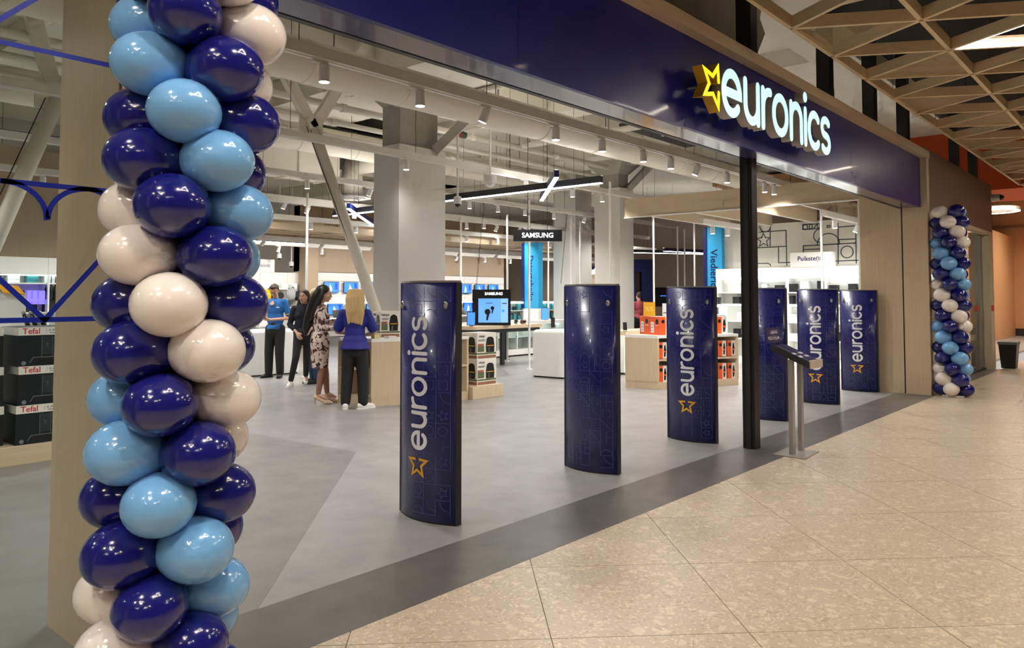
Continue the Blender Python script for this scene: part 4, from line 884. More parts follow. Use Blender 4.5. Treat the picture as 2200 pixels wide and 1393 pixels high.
MB().flat(MB().box(-0.1, 0.1, 0, 0.24, 0, 0.01), (q.x, q.y, 1.21), RIGHT, (0, 0, 1), -_fh).build('card', M_gold, sg2); MB().flat(text('%%', 0.11, bold=0.01), (q.x, q.y, 1.33), RIGHT, (0, 0, 1), -_fh).map(lambda p: (p[0] - _fh.x * 0.012, p[1] - _fh.y * 0.012, p[2])).build('lettering', mat('pale_gold_print', S(240, 200, 110), 0.4), sg2)
# --- white rounded counters
def round_counter(label, poly, zt, r=0.07):
    t = thing('service_counter', label, 'counter', (poly[0][0], poly[0][1], 0)); mb = MB().prism(poly, 0.03, zt)
    o = mb.build('shell', M_white, t); bm = bmesh.new(); bm.from_mesh(o.data)
    bmesh.ops.bevel(bm, geom=[e for e in bm.edges if max(v.co.z for v in e.verts) + world_loc(t).z > zt - 0.01], offset=r, segments=5, affect='EDGES', profile=0.5); bm.to_mesh(o.data); bm.free(); o.data.polygons.foreach_set('use_smooth', [True] * len(o.data.polygons))
    o.data.set_sharp_from_angle(angle=math.radians(35))
    MB().prism(prism_in(poly, 0.05), 0, 0.03).build('plinth', M_dark, t); return t
round_counter('white rounded counter standing behind the plain gate', [(11.46, 9.5), (11.51, 8.81), (12.74, 8.27), (12.78, 9.0)], 0.912)
round_counter('white service desk behind the man in the blue polo', [(6.6, 13.62), (8.9, 13.42), (9.0, 14.1), (6.7, 14.3)], 0.89)
M_scr = mat('black_device', S(20, 21, 24), 0.25); M_scrblue = mat('lit_blue_screen', S(60, 120, 220), 0.2, var=0.25, scale=12, emit=(0.06, 0.25, 0.85, 1), es=0.42)
def phone(label, p, h=0.16, group='display phones'):
    t = thing('phone', label, 'phone', p, group); MB().flat(MB().box(-0.04, 0.04, 0.02, 0.02 + h, 0, 0.009), p, RIGHT, Vector((0.2 * _fh.x, 0.2 * _fh.y, 0.97)), -_fh).build('body', M_scr, t)
    MB().box(p[0] - 0.03, p[0] + 0.03, p[1] - 0.03, p[1] + 0.03, p[2], p[2] + 0.012).build('stand_foot', M_alu, t); MB().tube([(p[0], p[1], p[2] + 0.01), (p[0] + 0.05 * _fh.x, p[1] + 0.05 * _fh.y, p[2] + 0.09)], 0.008, 8).build('stand_arm', M_alu, t)
phone('phone on a stand upon the white rounded counter', at(1188, 706, z=0.912), 0.2); phone('phone standing left of two on the glass cabinet', at(1328, 713, z=0.86)); phone('phone standing right of two on the glass cabinet', at(1343, 712, z=0.86))
# --- glass cabinets, lit inside
M_lite = mat('lit_cabinet_strip', S(255, 255, 255), 0.4, var=0.01, emit=(0.9, 1.0, 0.97, 1), es=3.6)
def glass_cabinet(label, x0, x1, y0, y1, zt, top=M_woodx):
    t = thing('glass_cabinet', label, 'cabinet', (x0, y0, 0)); MB().box(x0, x1, y0, y1, 0.04, 0.18).build('base', M_white, t); MB().box(x0 + 0.03, x1 - 0.03, y0 + 0.03, y1, 0, 0.04).build('kick', M_black, t)
    MB().box(x0, x1, y1 - 0.03, y1, 0.18, zt - 0.08).build('back_panel', M_white, t); MB().box(x0, x1, y0 - 0.03, y1, zt - 0.08, zt).build('worktop', top, t)
    n = max(1, round((x1 - x0) / 0.75))
    for k in range(n + 1): x = x0 + (x1 - x0 - 0.03) * k / n; MB().box(x, x + 0.03, y0, y1 - 0.03, 0.18, zt - 0.08).build('upright', M_white, t)
    MB().box(x0 + 0.03, x1 - 0.03, y0 + 0.04, y1 - 0.03, 0.48, 0.492).build('glass_shelf', mat('pale_shelf', S(210, 226, 222), 0.2), t)
    for k in range(n):
        a_ = x0 + 0.03 + (x1 - x0 - 0.03) * k / n; b_ = x0 + (x1 - x0 - 0.03) * (k + 1) / n
        d_ = MB().box(a_ + 0.004, b_ - 0.004, y0, y0 + 0.008, 0.19, zt - 0.09).build('glass_door', M_glass, t); MB().tube([(b_ - 0.05, y0 - 0.004, 0.52), (b_ - 0.05, y0 - 0.03, 0.52)], 0.012, 10).build('lock', M_black, d_)
    MB().box(x0 + 0.05, x1 - 0.05, y1 - 0.07, y1 - 0.04, zt - 0.1, zt - 0.085).build('light_strip', M_lite, t)
glass_cabinet('long lit glass cabinet behind the display table', 13.6, 17.4, 13.0, 13.5, 0.9, M_white); glass_cabinet('lit glass cabinet with oak top beyond the white counter', 12.95, 15.2, 8.35, 8.85, 0.86)
# --- display table with the earphone screen
tb = thing('display_table', 'oak topped display table with black steel frame', 'table', (11.9, 11.5, 0))
x0, x1, y0, y1 = 11.95, 14.3, 11.5, 12.7
MB().box(x0, x1, y0, y1, 0.82, 0.9).build('tabletop', M_woodx, tb, bevel=0.004); MB().box(x0 + 0.05, x1 - 0.05, y0 + 0.05, y1 - 0.05, 0.74, 0.82).build('frame', M_dark, tb)
for x in (x0 + 1.0, x1 - 0.14):
    for y in (y0 + 0.08, y1 - 0.16): MB().box(x, x + 0.08, y, y + 0.08, 0, 0.74).build('leg', M_dark, tb)
def screen_unit(name, label, cat_, c, wd, hh, th=0.05, u=None, n=None):
    t = thing(name, label, cat_, c); u = RIGHT if u is None else u; n = -_fh if n is None else n
    MB().flat(MB().box(-wd / 2, wd / 2, 0, hh, -th, 0), c, u, (0, 0, 1), n).build('casing', M_signblk, t); return t, Face(Vector(c) - u * (wd / 2), u, n, t)
c = at(1056, 697, d=17.2); c.z = 0.902
ds, f = screen_unit('display_screen', 'tall black display with blue earphone picture and lit letters', 'screen', c, 0.86, 0.8, 0.16)
f.rect(0.135, 0.80, 0.06, 0.60, mat('lit_pale_blue_screen', S(90, 150, 235), 0.2, var=0.04, emit=(0.14, 0.36, 0.86, 1), es=0.4), 'screen'); f.rect(0.64, 0.80, 0.06, 0.60, mat('lit_paler_blue_screen', S(120, 170, 240), 0.2, var=0.04, emit=(0.26, 0.46, 0.9, 1), es=0.4), 'screen_margin')
f.txt('SAMSUNG', 0.48, 0.705, 0.088, M_signw, 0.01)
for ex, ez, r in ((0.34, 0.30, 0.066), (0.45, 0.385, 0.042)):
    f.poly([(ex + r * math.cos(2 * math.pi * k / 18), ez + r * math.sin(2 * math.pi * k / 18)) for k in range(18)], M_blkprint, 'earphone_picture'); f.poly([(ex - r * 0.2, ez - r * 0.5), (ex + r * 0.75, ez - r * 0.3), (ex + r * 0.1, ez - r * 2.9), (ex - r * 0.5, ez - r * 2.8)], M_blkprint, 'earphone_picture')
f.rect(0.3, 0.45, 0.49, 0.502, M_ltext); f.rect(0.67, 0.77, 0.48, 0.50, M_ltext); f.rect(0.66, 0.72, 0.3, 0.35, M_scrblue, 'pictogram')
def tablet(label, px_, py_, z, d_, wd=0.17, hh=0.26):
    c = at(px_, py_, d=d_); c.z = z; t = thing('tablet', label, 'tablet', c, 'tablets on stands'); v = Vector((0.35 * _fh.x, 0.35 * _fh.y, 0.94))
    MB().flat(MB().box(-wd / 2, wd / 2, 0.02, hh, 0, 0.012), c, RIGHT, v, -_fh).build('body', M_scr, t); MB().flat(MB().box(-wd / 2 + 0.012, wd / 2 - 0.012, 0.032, hh - 0.012, 0.0121, 0.0135), c, RIGHT, v, -_fh).build('screen', M_scrblue, t)
    MB().obox(c + Vector((0, 0, 0.008)), c + _fh * 0.12 + Vector((0, 0, 0.008)), 0.08, 0.012).build('stand_foot', M_alu, t)
tablet('tilted tablet on the table left of the black display', 1012, 697, 0.902, 16.6, 0.19, 0.33); tablet('tilted tablet with blue screen on the glass cabinet right of the display table', 1171, 690, 0.9, 20.8, 0.2, 0.36)
for i, (px_, lab) in enumerate(((1059, 'leftmost'), (1073, 'second'), (1086, 'third'), (1109, 'fourth'), (1122, 'fifth'), (1127, 'rightmost'))):
    c = at(px_, 694, d=17.9 - 0.02 * i); c.z = 0.902; t = thing('smart_watch', 'wearable on a small stand, %s before the black display' % lab, 'watch', c, 'watches on the display table')
    pts = [c + RIGHT * (0.045 * math.cos(a_)) + Vector((0, 0, 0.055 + 0.045 * math.sin(a_))) for a_ in [math.pi * 2 * k / 14 for k in range(13)]]
    MB().tube(pts, 0.011, 6).build('band', M_scr if i != 5 else M_cardred, t); MB().flat(MB().box(-0.028, 0.028, 0.03, 0.085, 0.01, 0.022), c, RIGHT, (0, 0, 1), -_fh).build('dial', M_scr, t)
# --- wall of televisions
tw = thing('display_wall', 'white slatted display wall holding rows of televisions', 'display wall', (13.6, 20, 0))
for k in range(4):
    for z0, z1 in ((0.3, 0.95), (0.95, 1.35), (1.35, 1.72), (1.72, 2.02), (2.02, 2.29)): x = 13.66 + 2.2 * k; MB().box(x + 0.006, x + 2.194, 20.0, 20.06, z0 + 0.006, z1 - 0.006).build('slat_panel', M_white, tw)
MB().box(13.6, 22.5, 20.06, 20.2, 0, 2.3).build('backing', mat('grey_backing', S(150, 150, 148), 0.6), tw); MB().box(13.66, 22.4, 19.7, 20, 1.36, 1.42).build('ledge', M_white, tw); MB().box(13.66, 22.4, 19.3, 20, 0.84, 0.9).build('ledge', M_white, tw)
MB().box(13.7, 22.4, 19.98, 20.0, 1.33, 1.355).build('light_strip', M_lite, tw)
struct('wall_oak', MB().box(13.2, 22.45, 20.0, 20.3, 2.3, 4.3).box(13.2, 13.6, 19.6, 20.3, 0, 4.3), M_wood_dk, 'brown timber panel wall above the televisions', 'wall')
def tv(label, x, z, wd=0.56, hh=0.34, Yt=19.93):
    t = thing('television', label, 'television', (x, Yt, z), 'small televisions on the display wall'); MB().box(x - wd / 2, x + wd / 2, Yt - 0.03, Yt, z, z + hh).build('casing', M_scr, t); F_ = Face((x - wd / 2, Yt - 0.03, z), (1, 0, 0), (0, -1, 0), t)
    F_.rect(0.012, wd - 0.012, 0.012, hh - 0.012, M_scrblue, 'screen'); F_.poly([(wd * 0.3, 0.04), (wd * 0.5, 0.03), (wd * 0.55, hh * 0.4), (wd * 0.4, hh * 0.85)], mat('lit_pale_picture', S(190, 200, 220), 0.3, emit=(0.5, 0.55, 0.65, 1), es=0.3), 'picture'); F_.rect(wd * 0.72, wd * 0.9, hh * 0.3, hh * 0.9, mat('lit_dark_blue_picture', S(30, 70, 190), 0.3, emit=(0.03, 0.1, 0.6, 1), es=0.35), 'picture')
    MB().box(x - 0.05, x + 0.05, Yt, Yt + 0.06, z + 0.1, z + 0.2).build('bracket', M_black, t)
for k in range(11): tv('television, %s from the left in the upper row of the display wall' % ORD[k], 14.3 + 0.745 * k, 1.66)
for k in range(11): tv('television, %s from the left in the lower row of the display wall' % ORD[k], 14.45 + 0.745 * k, 0.98)
for k in range(9):
    x = 14.3 + 0.9 * k; t = thing('laptop', 'open laptop, %s from the left on the ledge below the televisions' % ORD[k], 'laptop', (x, 19.45, 0.9), 'laptops on the ledge')
    MB().box(x - 0.17, x + 0.17, 19.33, 19.56, 0.9, 0.915).build('base', M_scr, t); MB().add([(x - 0.17, 19.56, 0.915), (x + 0.17, 19.56, 0.915), (x + 0.17, 19.63, 1.13), (x - 0.17, 19.63, 1.13), (x - 0.17, 19.57, 0.915), (x + 0.17, 19.57, 0.915), (x + 0.17, 19.64, 1.13), (x - 0.17, 19.64, 1.13)], [(0, 1, 2, 3), (7, 6, 5, 4), (0, 4, 5, 1), (1, 5, 6, 2), (2, 6, 7, 3), (3, 7, 4, 0)]).build('lid', M_scr, t)
# --- shelf wall with vacuum cleaners left of it
def white_shelf(label, x0, x1, Yf, zt, n=3, light=True, dep=0.45):
    t = thing('wall_shelf', label, 'shelf', (x0, Yf, 0)); MB().box(x0, x1, Yf + dep - 0.04, Yf + dep, 0, zt).build('back_panel', M_white, t); MB().box(x0, x1, Yf, Yf + dep, 0, 0.12).build('base', M_white, t)
    for k in range(1, n + 1): z = 0.12 + (zt - 0.62) * k / n; MB().box(x0 + 0.02, x1 - 0.02, Yf + 0.06, Yf + dep - 0.04, z, z + 0.025).build('shelf', M_white, t)
    for k in range(int((x1 - x0) / 0.9) + 2): x = min(x1 - 0.025, x0 + 0.9 * k); MB().box(x, x + 0.025, Yf, Yf + dep - 0.04, 0.12, zt - 0.32).build('upright', M_white, t)
    for k in range(int((x1 - x0) / 0.9) + 1):
        a_ = x0 + 0.9 * k; b_ = min(x1, a_ + 0.894)
        if b_ > a_ + 0.05: MB().box(a_, b_, Yf, Yf + 0.02, zt - 0.32, zt).build('header_panel', M_white, t)
    if light: MB().box(x0 + 0.03, x1 - 0.03, Yf + 0.1, Yf + 0.14, zt - 0.34, zt - 0.325).build('light_strip', M_lite, t)
    return t
white_shelf('white lit wall shelf with vacuum cleaners behind the man', 9.2, 13.15, 20.0, 2.25)
b = thing('category_board', 'white category board above the vacuum cleaner shelf', 'sign', (11.9, 19.99, 2.26)); MB().box(11.5, 12.35, 19.98, 20.3, 2.25, 2.62).build('board', M_white, b); MB().flat(text('Putekļsūcēji', 0.115, bold=0.01), (11.92, 19.978, 2.44), (1, 0, 0), (0, 0, 1), (0, -1, 0)).build('lettering', M_navyb, b)
def vacuum(label, px_, py_, m, s_=1.0):
    c = at(px_, py_, Y=19.98); z = c.z; t = thing('vacuum_cleaner', label, 'vacuum cleaner', (c.x, c.y, z), 'vacuum cleaners on the shelf')
    MB().ell((c.x, c.y + 0.02, z + 0.13 * s_), 0.15 * s_, 0.14, 0.17 * s_).build('body', m, t, smooth=True); MB().tube([(c.x + 0.16 * s_, c.y - 0.12, z + 0.12 * s_), (c.x + 0.165 * s_, c.y - 0.06, z + 0.12 * s_)], 0.1 * s_, 16).build('wheel', M_black, t); MB().tube([(c.x + r_ * 0.1, c.y, z + 0.28 * s_ + 0.04 * math.sin(r_ * 3.14)) for r_ in (-1, -0.5, 0, 0.5, 1)], 0.015, 8).build('handle', M_black, t)
M_yel = mat('yellow_plastic', S(240, 190, 30), 0.3); M_redp = mat('red_plastic', S(196, 44, 34), 0.3); M_gryp = mat('silver_plastic', S(180, 182, 184), 0.3)
for a_ in ((574, 645, M_yel, 1.05, 'yellow'), (588, 644, M_redp, 1.0, 'red'), (626, 643, M_gryp, 1.15, 'silver grey'), (642, 645, M_black, 0.95, 'black')): vacuum('%s vacuum cleaner on the shelf behind the man' % a_[4], a_[0], a_[1], a_[2], a_[3])
# --- right wall shelving with board
t = thing('wall_shelf', 'white lit wall shelf below the line drawings behind the far gates', 'shelf', (17.1, 4.2, 0))
MB().box(17.42, 17.495, 4.15, 8.4, 0.0, 2.2).build('back_panel', M_white, t); MB().box(17.05, 17.42, 4.15, 8.4, 0, 0.15).build('base', M_white, t)
for z in (0.55, 0.95, 1.35, 1.62): MB().box(17.1, 17.42, 4.17, 8.38, z, z + 0.025).build('shelf', M_white, t)
for k in range(5): y = 4.15 + 0.85 * k; MB().box(17.05, 17.09, y + 0.003, y + 0.847, 1.98, 2.2).build('header_panel', M_white, t)
for k in range(6): y = 4.15 + 0.845 * k; MB().box(17.05, 17.42, y, y + 0.02, 0.15, 1.98).build('upright', M_white, t)
MB().box(17.1, 17.13, 4.2, 8.35, 1.955, 1.975).build('light_strip', M_lite, t); MB().box(17.1, 17.13, 4.2, 8.35, 1.33, 1.345).build('light_strip', M_lite, t)
y0, y1 = at(1787, 560, X=17.05).y, at(1698, 560, X=17.05).y
b = thing('category_board', 'white watch category board below the line drawings', 'sign', (17.05, y0, 2.2)); MB().box(17.04, 17.3, y0, y1, 2.2, 2.52).build('board', M_white, b); MB().flat(text('Pulksteņi', 0.14, bold=0.012), (17.038, (y0 + y1) / 2 + 0.03, 2.38), (0, -1, 0), (0, 0, 1), (-1, 0, 0)).build('lettering', M_navyb, b)
rnd = random.Random(21)
PC = [mat('gadget_box_white', S(220, 222, 224), 0.4), mat('gadget_box_black', S(32, 34, 38), 0.4), mat('gadget_box_teal', S(60, 130, 140), 0.4), mat('gadget_box_red', S(180, 60, 56), 0.4), mat('gadget_box_violet', S(110, 100, 190), 0.4)]
proto_box = []
def gadgets(pts, place, group):
    zs = sorted({p[2] for p in pts}); nm = ('lowest', 'second', 'third', 'fourth') if len(zs) > 3 else ('lower', 'upper', 'top')
    cnt = {}
    for (x, y, z, wd, dp, hh, mi) in pts:
        k = cnt[z] = cnt.get(z, -1) + 1; label = '%s gadget box, %s in line, %s shelf %s' % (('white', 'black', 'teal', 'red', 'violet')[mi], ORD[k], nm[zs.index(z)], place)
        o = MB().box(x - wd / 2, x + wd / 2, y - dp / 2, y + dp / 2, z, z + hh).add([(x - wd * 0.4, y - dp * 0.52, z + hh * 0.55), (x + wd * 0.4, y - dp * 0.52, z + hh * 0.55), (x + wd * 0.4, y - dp * 0.52, z + hh * 0.9), (x - wd * 0.4, y - dp * 0.52, z + hh * 0.9)], [(0, 1, 2, 3)]).build('gadget_box', PC[mi]); tag(o, label, 'box', group)
gadgets([(17.26, 4.4 + 0.32 * k + rnd.uniform(-.05, .05), z, 0.16, 0.12 + rnd.random() * 0.08, 0.12 + rnd.random() * 0.16, rnd.choice((0, 0, 0, 1, 1))) for z in (0.577, 0.977, 1.377, 1.647) for k in range(12)], 'behind the far gates', 'gadget boxes on the right wall shelf')
# --- gondolas in the middle distance
def gondola(label, x0, x1, y0, y1, zt, m=M_white):
    t = thing('gondola', label, 'shelf', (x0, y0, 0)); MB().box(x0, x1, y0, y1, 0, 0.15).build('base', m, t); MB().box(x0, x1, (y0 + y1) / 2 - 0.03, (y0 + y1) / 2 + 0.03, 0.15, zt).build('spine', m, t)
    for z in (0.5, 0.85, 1.12):
        if z < zt - 0.1: MB().box(x0, x1, y0 + 0.03, y1 - 0.03, z, z + 0.02).build('shelf', m, t)
    MB().box(x0, x1, y0 + 0.02, y0 + 0.06, zt - 0.04, zt).build('light_strip', M_lite, t); MB().box(x0, x1, y0, y1, zt, zt + 0.02).build('top', m, t)
    for x in (x0, x1 - 0.03): MB().box(x, x + 0.03, y0, y1, 0.15, zt).build('end_panel', m, t)
gondola('white lit gondola behind the display table', 16.2, 19.0, 14.6, 15.4, 1.38); gondola('white accessory gondola behind the orange box counter', 15.2, 16.6, 7.9, 8.6, 1.35); gondola('white gondola under the cyan banner of the smart devices', 17.3, 20.5, 9.3, 10.0, 1.35); gondola('white gondola between plain gate and second column', 18.6, 21.5, 13.0, 13.7, 1.3)
gadgets([(16.4 + 0.2 * k, 14.75, z, 0.13, 0.1, 0.1 + rnd.random() * 0.14, rnd.choice((0, 0, 1, 2, 2))) for z in (0.87, 1.14) for k in range(13)], 'of the gondola behind the display table', 'gadget boxes on the middle gondola')
gadgets([(15.3 + 0.16 * k, 8.02, z, 0.1, 0.08, 0.1 + rnd.random() * 0.13, rnd.choice((0, 0, 1, 1, 0))) for z in (0.87, 1.14, 1.37) for k in range(8)], 'of the gondola behind the orange boxes', 'accessory boxes on the rear gondola')
gadgets([(17.5 + 0.24 * k, 9.4, z, 0.13, 0.1, 0.1 + rnd.random() * 0.14, rnd.choice((0, 1, 1, 3))) for z in (0.87, 1.14) for k in range(12)], 'of the gondola under the cyan banner', 'accessory boxes under the banner')
# --- banners and far portals
bn1 = thing('banner_pylon', 'cyan and navy pylon lettered Datortehnika behind the display', 'banner', (17, 14, 0)); a, b = at(1127, 650, X=17.3), at(1157, 650, X=17.3); zt = at(1140, 522, X=17.3).z
MB().box(17.3, 17.5, b.y, a.y, 1.2, zt).build('cyan_face', M_cyan, bn1); MB().box(17.28, 17.5, a.y, a.y + 0.1, 1.2, zt).build('navy_edge', M_navyb, bn1); MB().box(17.31, 17.49, b.y, a.y + 0.09, 0, 1.2).build('foot', M_white, bn1)
MB().flat(text('Datortehnika', 0.25, bold=0.016), (17.298, (a.y + b.y) / 2 + 0.03, 2.08), (0, 0, -1), (0, -1, 0), (-1, 0, 0)).build('lettering', M_navyb, bn1)
struct('wall_column_3', MB().box(17.8, 18.6, 13.1, 13.9, 0, 5.3), M_clad, 'white column right of the computer banner', 'column')
bn2 = thing('banner_pylon', 'cyan and navy pylon lettered Viedierīces at the feature wall', 'banner', (17.4, 8.7, 0)); a, b = at(1520, 650, X=17.35), at(1552, 650, X=17.35); zt = at(1535, 488, X=17.35).z
MB().box(17.35, 17.6, b.y, a.y, 0.0, zt).build('cyan_face', M_cyan, bn2); MB().box(17.33, 17.6, a.y, a.y + 0.09, 0, zt).build('navy_edge', M_navyb, bn2)
MB().flat(text('Viedierīces', 0.26, bold=0.016), (17.347, (a.y + b.y) / 2 + 0.02, 2.12), (0, 0, -1), (0, -1, 0), (-1, 0, 0)).build('lettering', M_navyb, bn2)
def portal(label, xa, xb, y0, d_, zt, wd):
    p, q = at(xa, 640, d=d_), at(xb, 640, d=d_); t = thing('display_portal', label, 'portal', ((p.x + q.x) / 2, (p.y + q.y) / 2, 0)); p.z = q.z = 0; u = (q - p).normalized(); W_ = (q - p).length
    for s0 in (0, W_ - wd): MB().flat(MB().box(s0, s0 + wd, 0, zt, -0.6, 0), p, u, (0, 0, 1), -_fh).build('post', M_navyb, t)
    MB().flat(MB().box(0, W_, zt - wd, zt, -0.62, 0.01), p, u, (0, 0, 1), -_fh).build('lintel', M_navyb, t); MB().flat(MB().box(wd, W_ - wd, 0, zt - wd, -0.6, -0.5), p, u, (0, 0, 1), -_fh).build('back_panel', M_wood_dk, t); return t
portal('navy display portal right of the second white column', 1340, 1406, 565, 25, 2.75, 0.4); portal('navy display portal far behind the plain gate', 1194, 1290, 575, 29, 2.7, 0.12)
struct('wall_far_right', MB().box(28.5, 28.8, 9.5, 26.5, 0, 5.2), mat('dim_taupe_wall', S(140, 126, 112), 0.7), 'taupe side wall far behind the portals', 'wall')
t = thing('lit_shop_sign', 'bright white lit sign between the far portals', 'sign', at(1271, 585, d=24)); c = at(1271, 585, d=24)
for k in range(6): MB().flat(MB().box(-0.22 + 0.075 * k, -0.165 + 0.075 * k, -0.06, 0.07 if k % 2 else 0.11, 0, 0.03), c, RIGHT, (0, 0, 1), -_fh).build('lit_letter', M_signw, t)
MB().flat(MB().box(-0.24, 0.26, -0.09, -0.07, 0, 0.04), c, RIGHT, (0, 0, 1), -_fh).build('rail', M_white, t); MB().flat(MB().box(-0.2, 0.22, -1.5, -0.09, -0.1, 0.02), c, RIGHT, (0, 0, 1), -_fh).build('panel', M_wood, t); MB().flat(MB().box(-0.2, 0.22, -c.z, -1.5, -0.1, 0.02), c, RIGHT, (0, 0, 1), -_fh).build('foot', M_wood, t)
t = thing('black_screen', 'large black television far behind the lettered gate', 'television', at(1424, 637, d=26)); c = at(1424, 637, d=26); MB().flat(MB().box(-0.4, 0.5, -0.35, 0.3, 0, 0.06), c, RIGHT, (0, 0, 1), -_fh).build('casing', M_scr, t); MB().flat(MB().box(-0.1, 0.25, 0.0, 0.03, 0.061, 0.064), c, RIGHT, (0, 0, 1), -_fh).build('lit_line', M_scrblue, t); MB().flat(MB().box(-0.4, 0.5, -1.55, -0.35, -0.3, 0.1), c, RIGHT, (0, 0, 1), -_fh).build('stand', M_wood, t)
# --- left window: vacuum cleaner cartons on a plinth
tag(MB().box(1.0, 3.1, 8.1, 8.9, 0, 0.175).build('display_plinth', M_woodx, bevel=0.003), 'long low oak plinth under the red lettered cartons', 'plinth')
M_teal = mat('dark_teal_carton', S(18, 26, 32), 0.35, var=0.2, scale=3); M_tred = mat('red_logo_print', S(196, 40, 52), 0.4); M_gline = mat('grey_line_print', S(120, 124, 128), 0.4)
for k, row in enumerate(('bottom', 'middle', 'top')):
    z0 = 0.176 + 0.362 * k; t, f, s_ = carton('vacuum_box', 'dark carton with white band and red lettering, %s of the right stack' % row, (2.37 + 0.012 * (k % 2), 8.13), (1, 0, 0), 0.62, 0.5, z0, 0.36, M_teal, 'vacuum cartons behind the window')
    for F_, w_ in ((f, 0.62), (s_, 0.5)): F_.rect(0, w_, 0.285, 0.36, M_card, 'white_band')
    f.txt('Tefal', 0.11, 0.322, 0.075, M_tred, 0.015); f.rect(0.235, 0.238, 0.30, 0.345, M_gline); f.txt('X-PLORER', 0.33, 0.327, 0.034, M_ltext); f.rect(0.26, 0.42, 0.302, 0.307, M_ltext)
    f.poly([(0.2, 0.10), (0.29, 0.10), (0.29, 0.27), (0.2, 0.27)], mat('dark_grey_print', S(44, 50, 56), 0.4), 'vacuum_picture'); f.rect(0.197, 0.2, 0.08, 0.275, M_gline); f.rect(0.29, 0.293, 0.08, 0.275, M_gline); f.poly([(0.1, 0.03), (0.33, 0.03), (0.31, 0.075), (0.13, 0.075)], M_blkprint, 'vacuum_picture'); f.put(ribbon([(0.1, 0.03), (0.13, 0.078), (0.31, 0.078), (0.335, 0.03)], 0.006), 'vacuum_outline', M_gline)
    f.rect(0.235, 0.255, 0.2, 0.205, M_gline); f.rect(0.235, 0.255, 0.18, 0.184, M_gline); f.poly([(0.05 + 0.02 * math.cos(a_), 0.028 + 0.02 * math.sin(a_)) for a_ in [2 * math.pi * q / 12 for q in range(12)]], M_gline, 'seal')
    t, f, s_ = carton('vacuum_box', 'dark carton with red photo panels, %s of the left stack' % row, (1.62 - 0.01 * k, 8.22), (1, 0, 0), 0.68, 0.5, z0, 0.36, M_teal, 'vacuum cartons behind the window'); f.rect(0, 0.68, 0.285, 0.36, M_card, 'white_band'); f.txt('Tefal', 0.55, 0.322, 0.06, M_tred, 0.015)
    for q in range(2): f.rect(0.5, 0.65, 0.03 + 0.125 * q, 0.14 + 0.125 * q, mat('dark_red_print', S(112, 36, 40), 0.4, var=0.4, scale=30), 'photo')
white_shelf('white lit wall shelf seen through the left window', -2, 8.3, 16.2, 2.28); struct('wall_left_panel', MB().box(-6, 9.1, 16.66, 16.8, 0, 4.4), M_wood_dk, 'brown panel wall above the shelf seen through the window', 'wall')
wc = thing('display_counter', 'white shaver counter behind the stacked vacuum cartons', 'counter', (1.5, 9.6, 0)); MB().box(0.8, 4.0, 9.6, 10.4, 0, 1.1).build('body', M_white, wc); MB().box(0.78, 4.02, 9.58, 10.42, 1.1, 1.13).build('worktop', M_white, wc)
for i, (px_, py_) in enumerate(((66, 690), (100, 690), (82, 692))):
    c = at(px_, py_, Y=9.75); c.z = 1.13; t = thing('shaver', '%s black hair clipper standing on the white shaver counter' % ('left', 'right', 'middle')[i], 'clipper', c, 'clippers on the white counter'); MB().tube([c + Vector((0, 0, 0.01)), c + Vector((-0.03, 0.02, 0.12)), c + Vector((-0.06, 0.03, 0.22))], [0.028, 0.024, 0.02], 10).build('grip', M_scr, t, smooth=True); MB().ell(c + Vector((-0.065, 0.032, 0.235)), 0.026, 0.02, 0.02).build('head', M_alu, t); MB().lathe([(0.045, 0), (0.045, 0.012), (0.03, 0.016)], c, 14).build('foot', M_scr, t)
c = at(30, 650, Y=9.9); t = thing('price_display', 'white info board with small tilted tablet on the shaver counter', 'info board', (c.x, 9.9, 1.13)); MB().box(c.x - 0.17, c.x + 0.12, 9.9, 9.93, 1.13, 1.58).build('board', M_white, t); MB().box(c.x + 0.07, c.x + 0.1, 9.895, 9.9, 1.5, 1.53).build('red_mark', M_tred, t); MB().add([(c.x - 0.12, 9.88, 1.6), (c.x + 0.1, 9.88, 1.58), (c.x + 0.06, 9.98, 1.67), (c.x - 0.14, 9.98, 1.69), (c.x - 0.12, 9.88, 1.585), (c.x + 0.1, 9.88, 1.565), (c.x + 0.06, 9.98, 1.655), (c.x - 0.14, 9.98, 1.675)], [(0, 1, 2, 3), (7, 6, 5, 4), (0, 4, 5, 1), (1, 5, 6, 2), (2, 6, 7, 3), (3, 7, 4, 0)]).build('tablet', M_gold, t)
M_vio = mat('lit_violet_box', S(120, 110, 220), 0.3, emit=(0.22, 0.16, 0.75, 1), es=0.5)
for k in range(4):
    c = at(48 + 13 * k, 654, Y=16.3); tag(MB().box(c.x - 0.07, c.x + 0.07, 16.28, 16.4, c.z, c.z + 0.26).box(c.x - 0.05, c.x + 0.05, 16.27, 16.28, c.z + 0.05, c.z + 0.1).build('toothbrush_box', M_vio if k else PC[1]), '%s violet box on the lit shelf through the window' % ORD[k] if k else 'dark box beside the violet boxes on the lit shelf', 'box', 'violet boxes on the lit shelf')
for k in range(3):
    c = at(101 + 9 * k, 612, Y=16.3); t = thing('hanging_brush', 'black hanging electric brush, %s from the left on the lit shelf' % ORD[k], 'brush', c, 'brushes hung on the lit shelf'); MB().tube([c + Vector((0, 0, 0.17)), c, c + Vector((0, 0, -0.1)), c + Vector((0, 0, -0.28))], [0.008, 0.012, 0.045, 0.03], 8).build('body', M_scr, t, smooth=True); MB().tube([c + Vector((0, 0, 0.16)), c + Vector((0, 0.32, 0.16))], 0.006, 6).build('hook', M_alu, t)
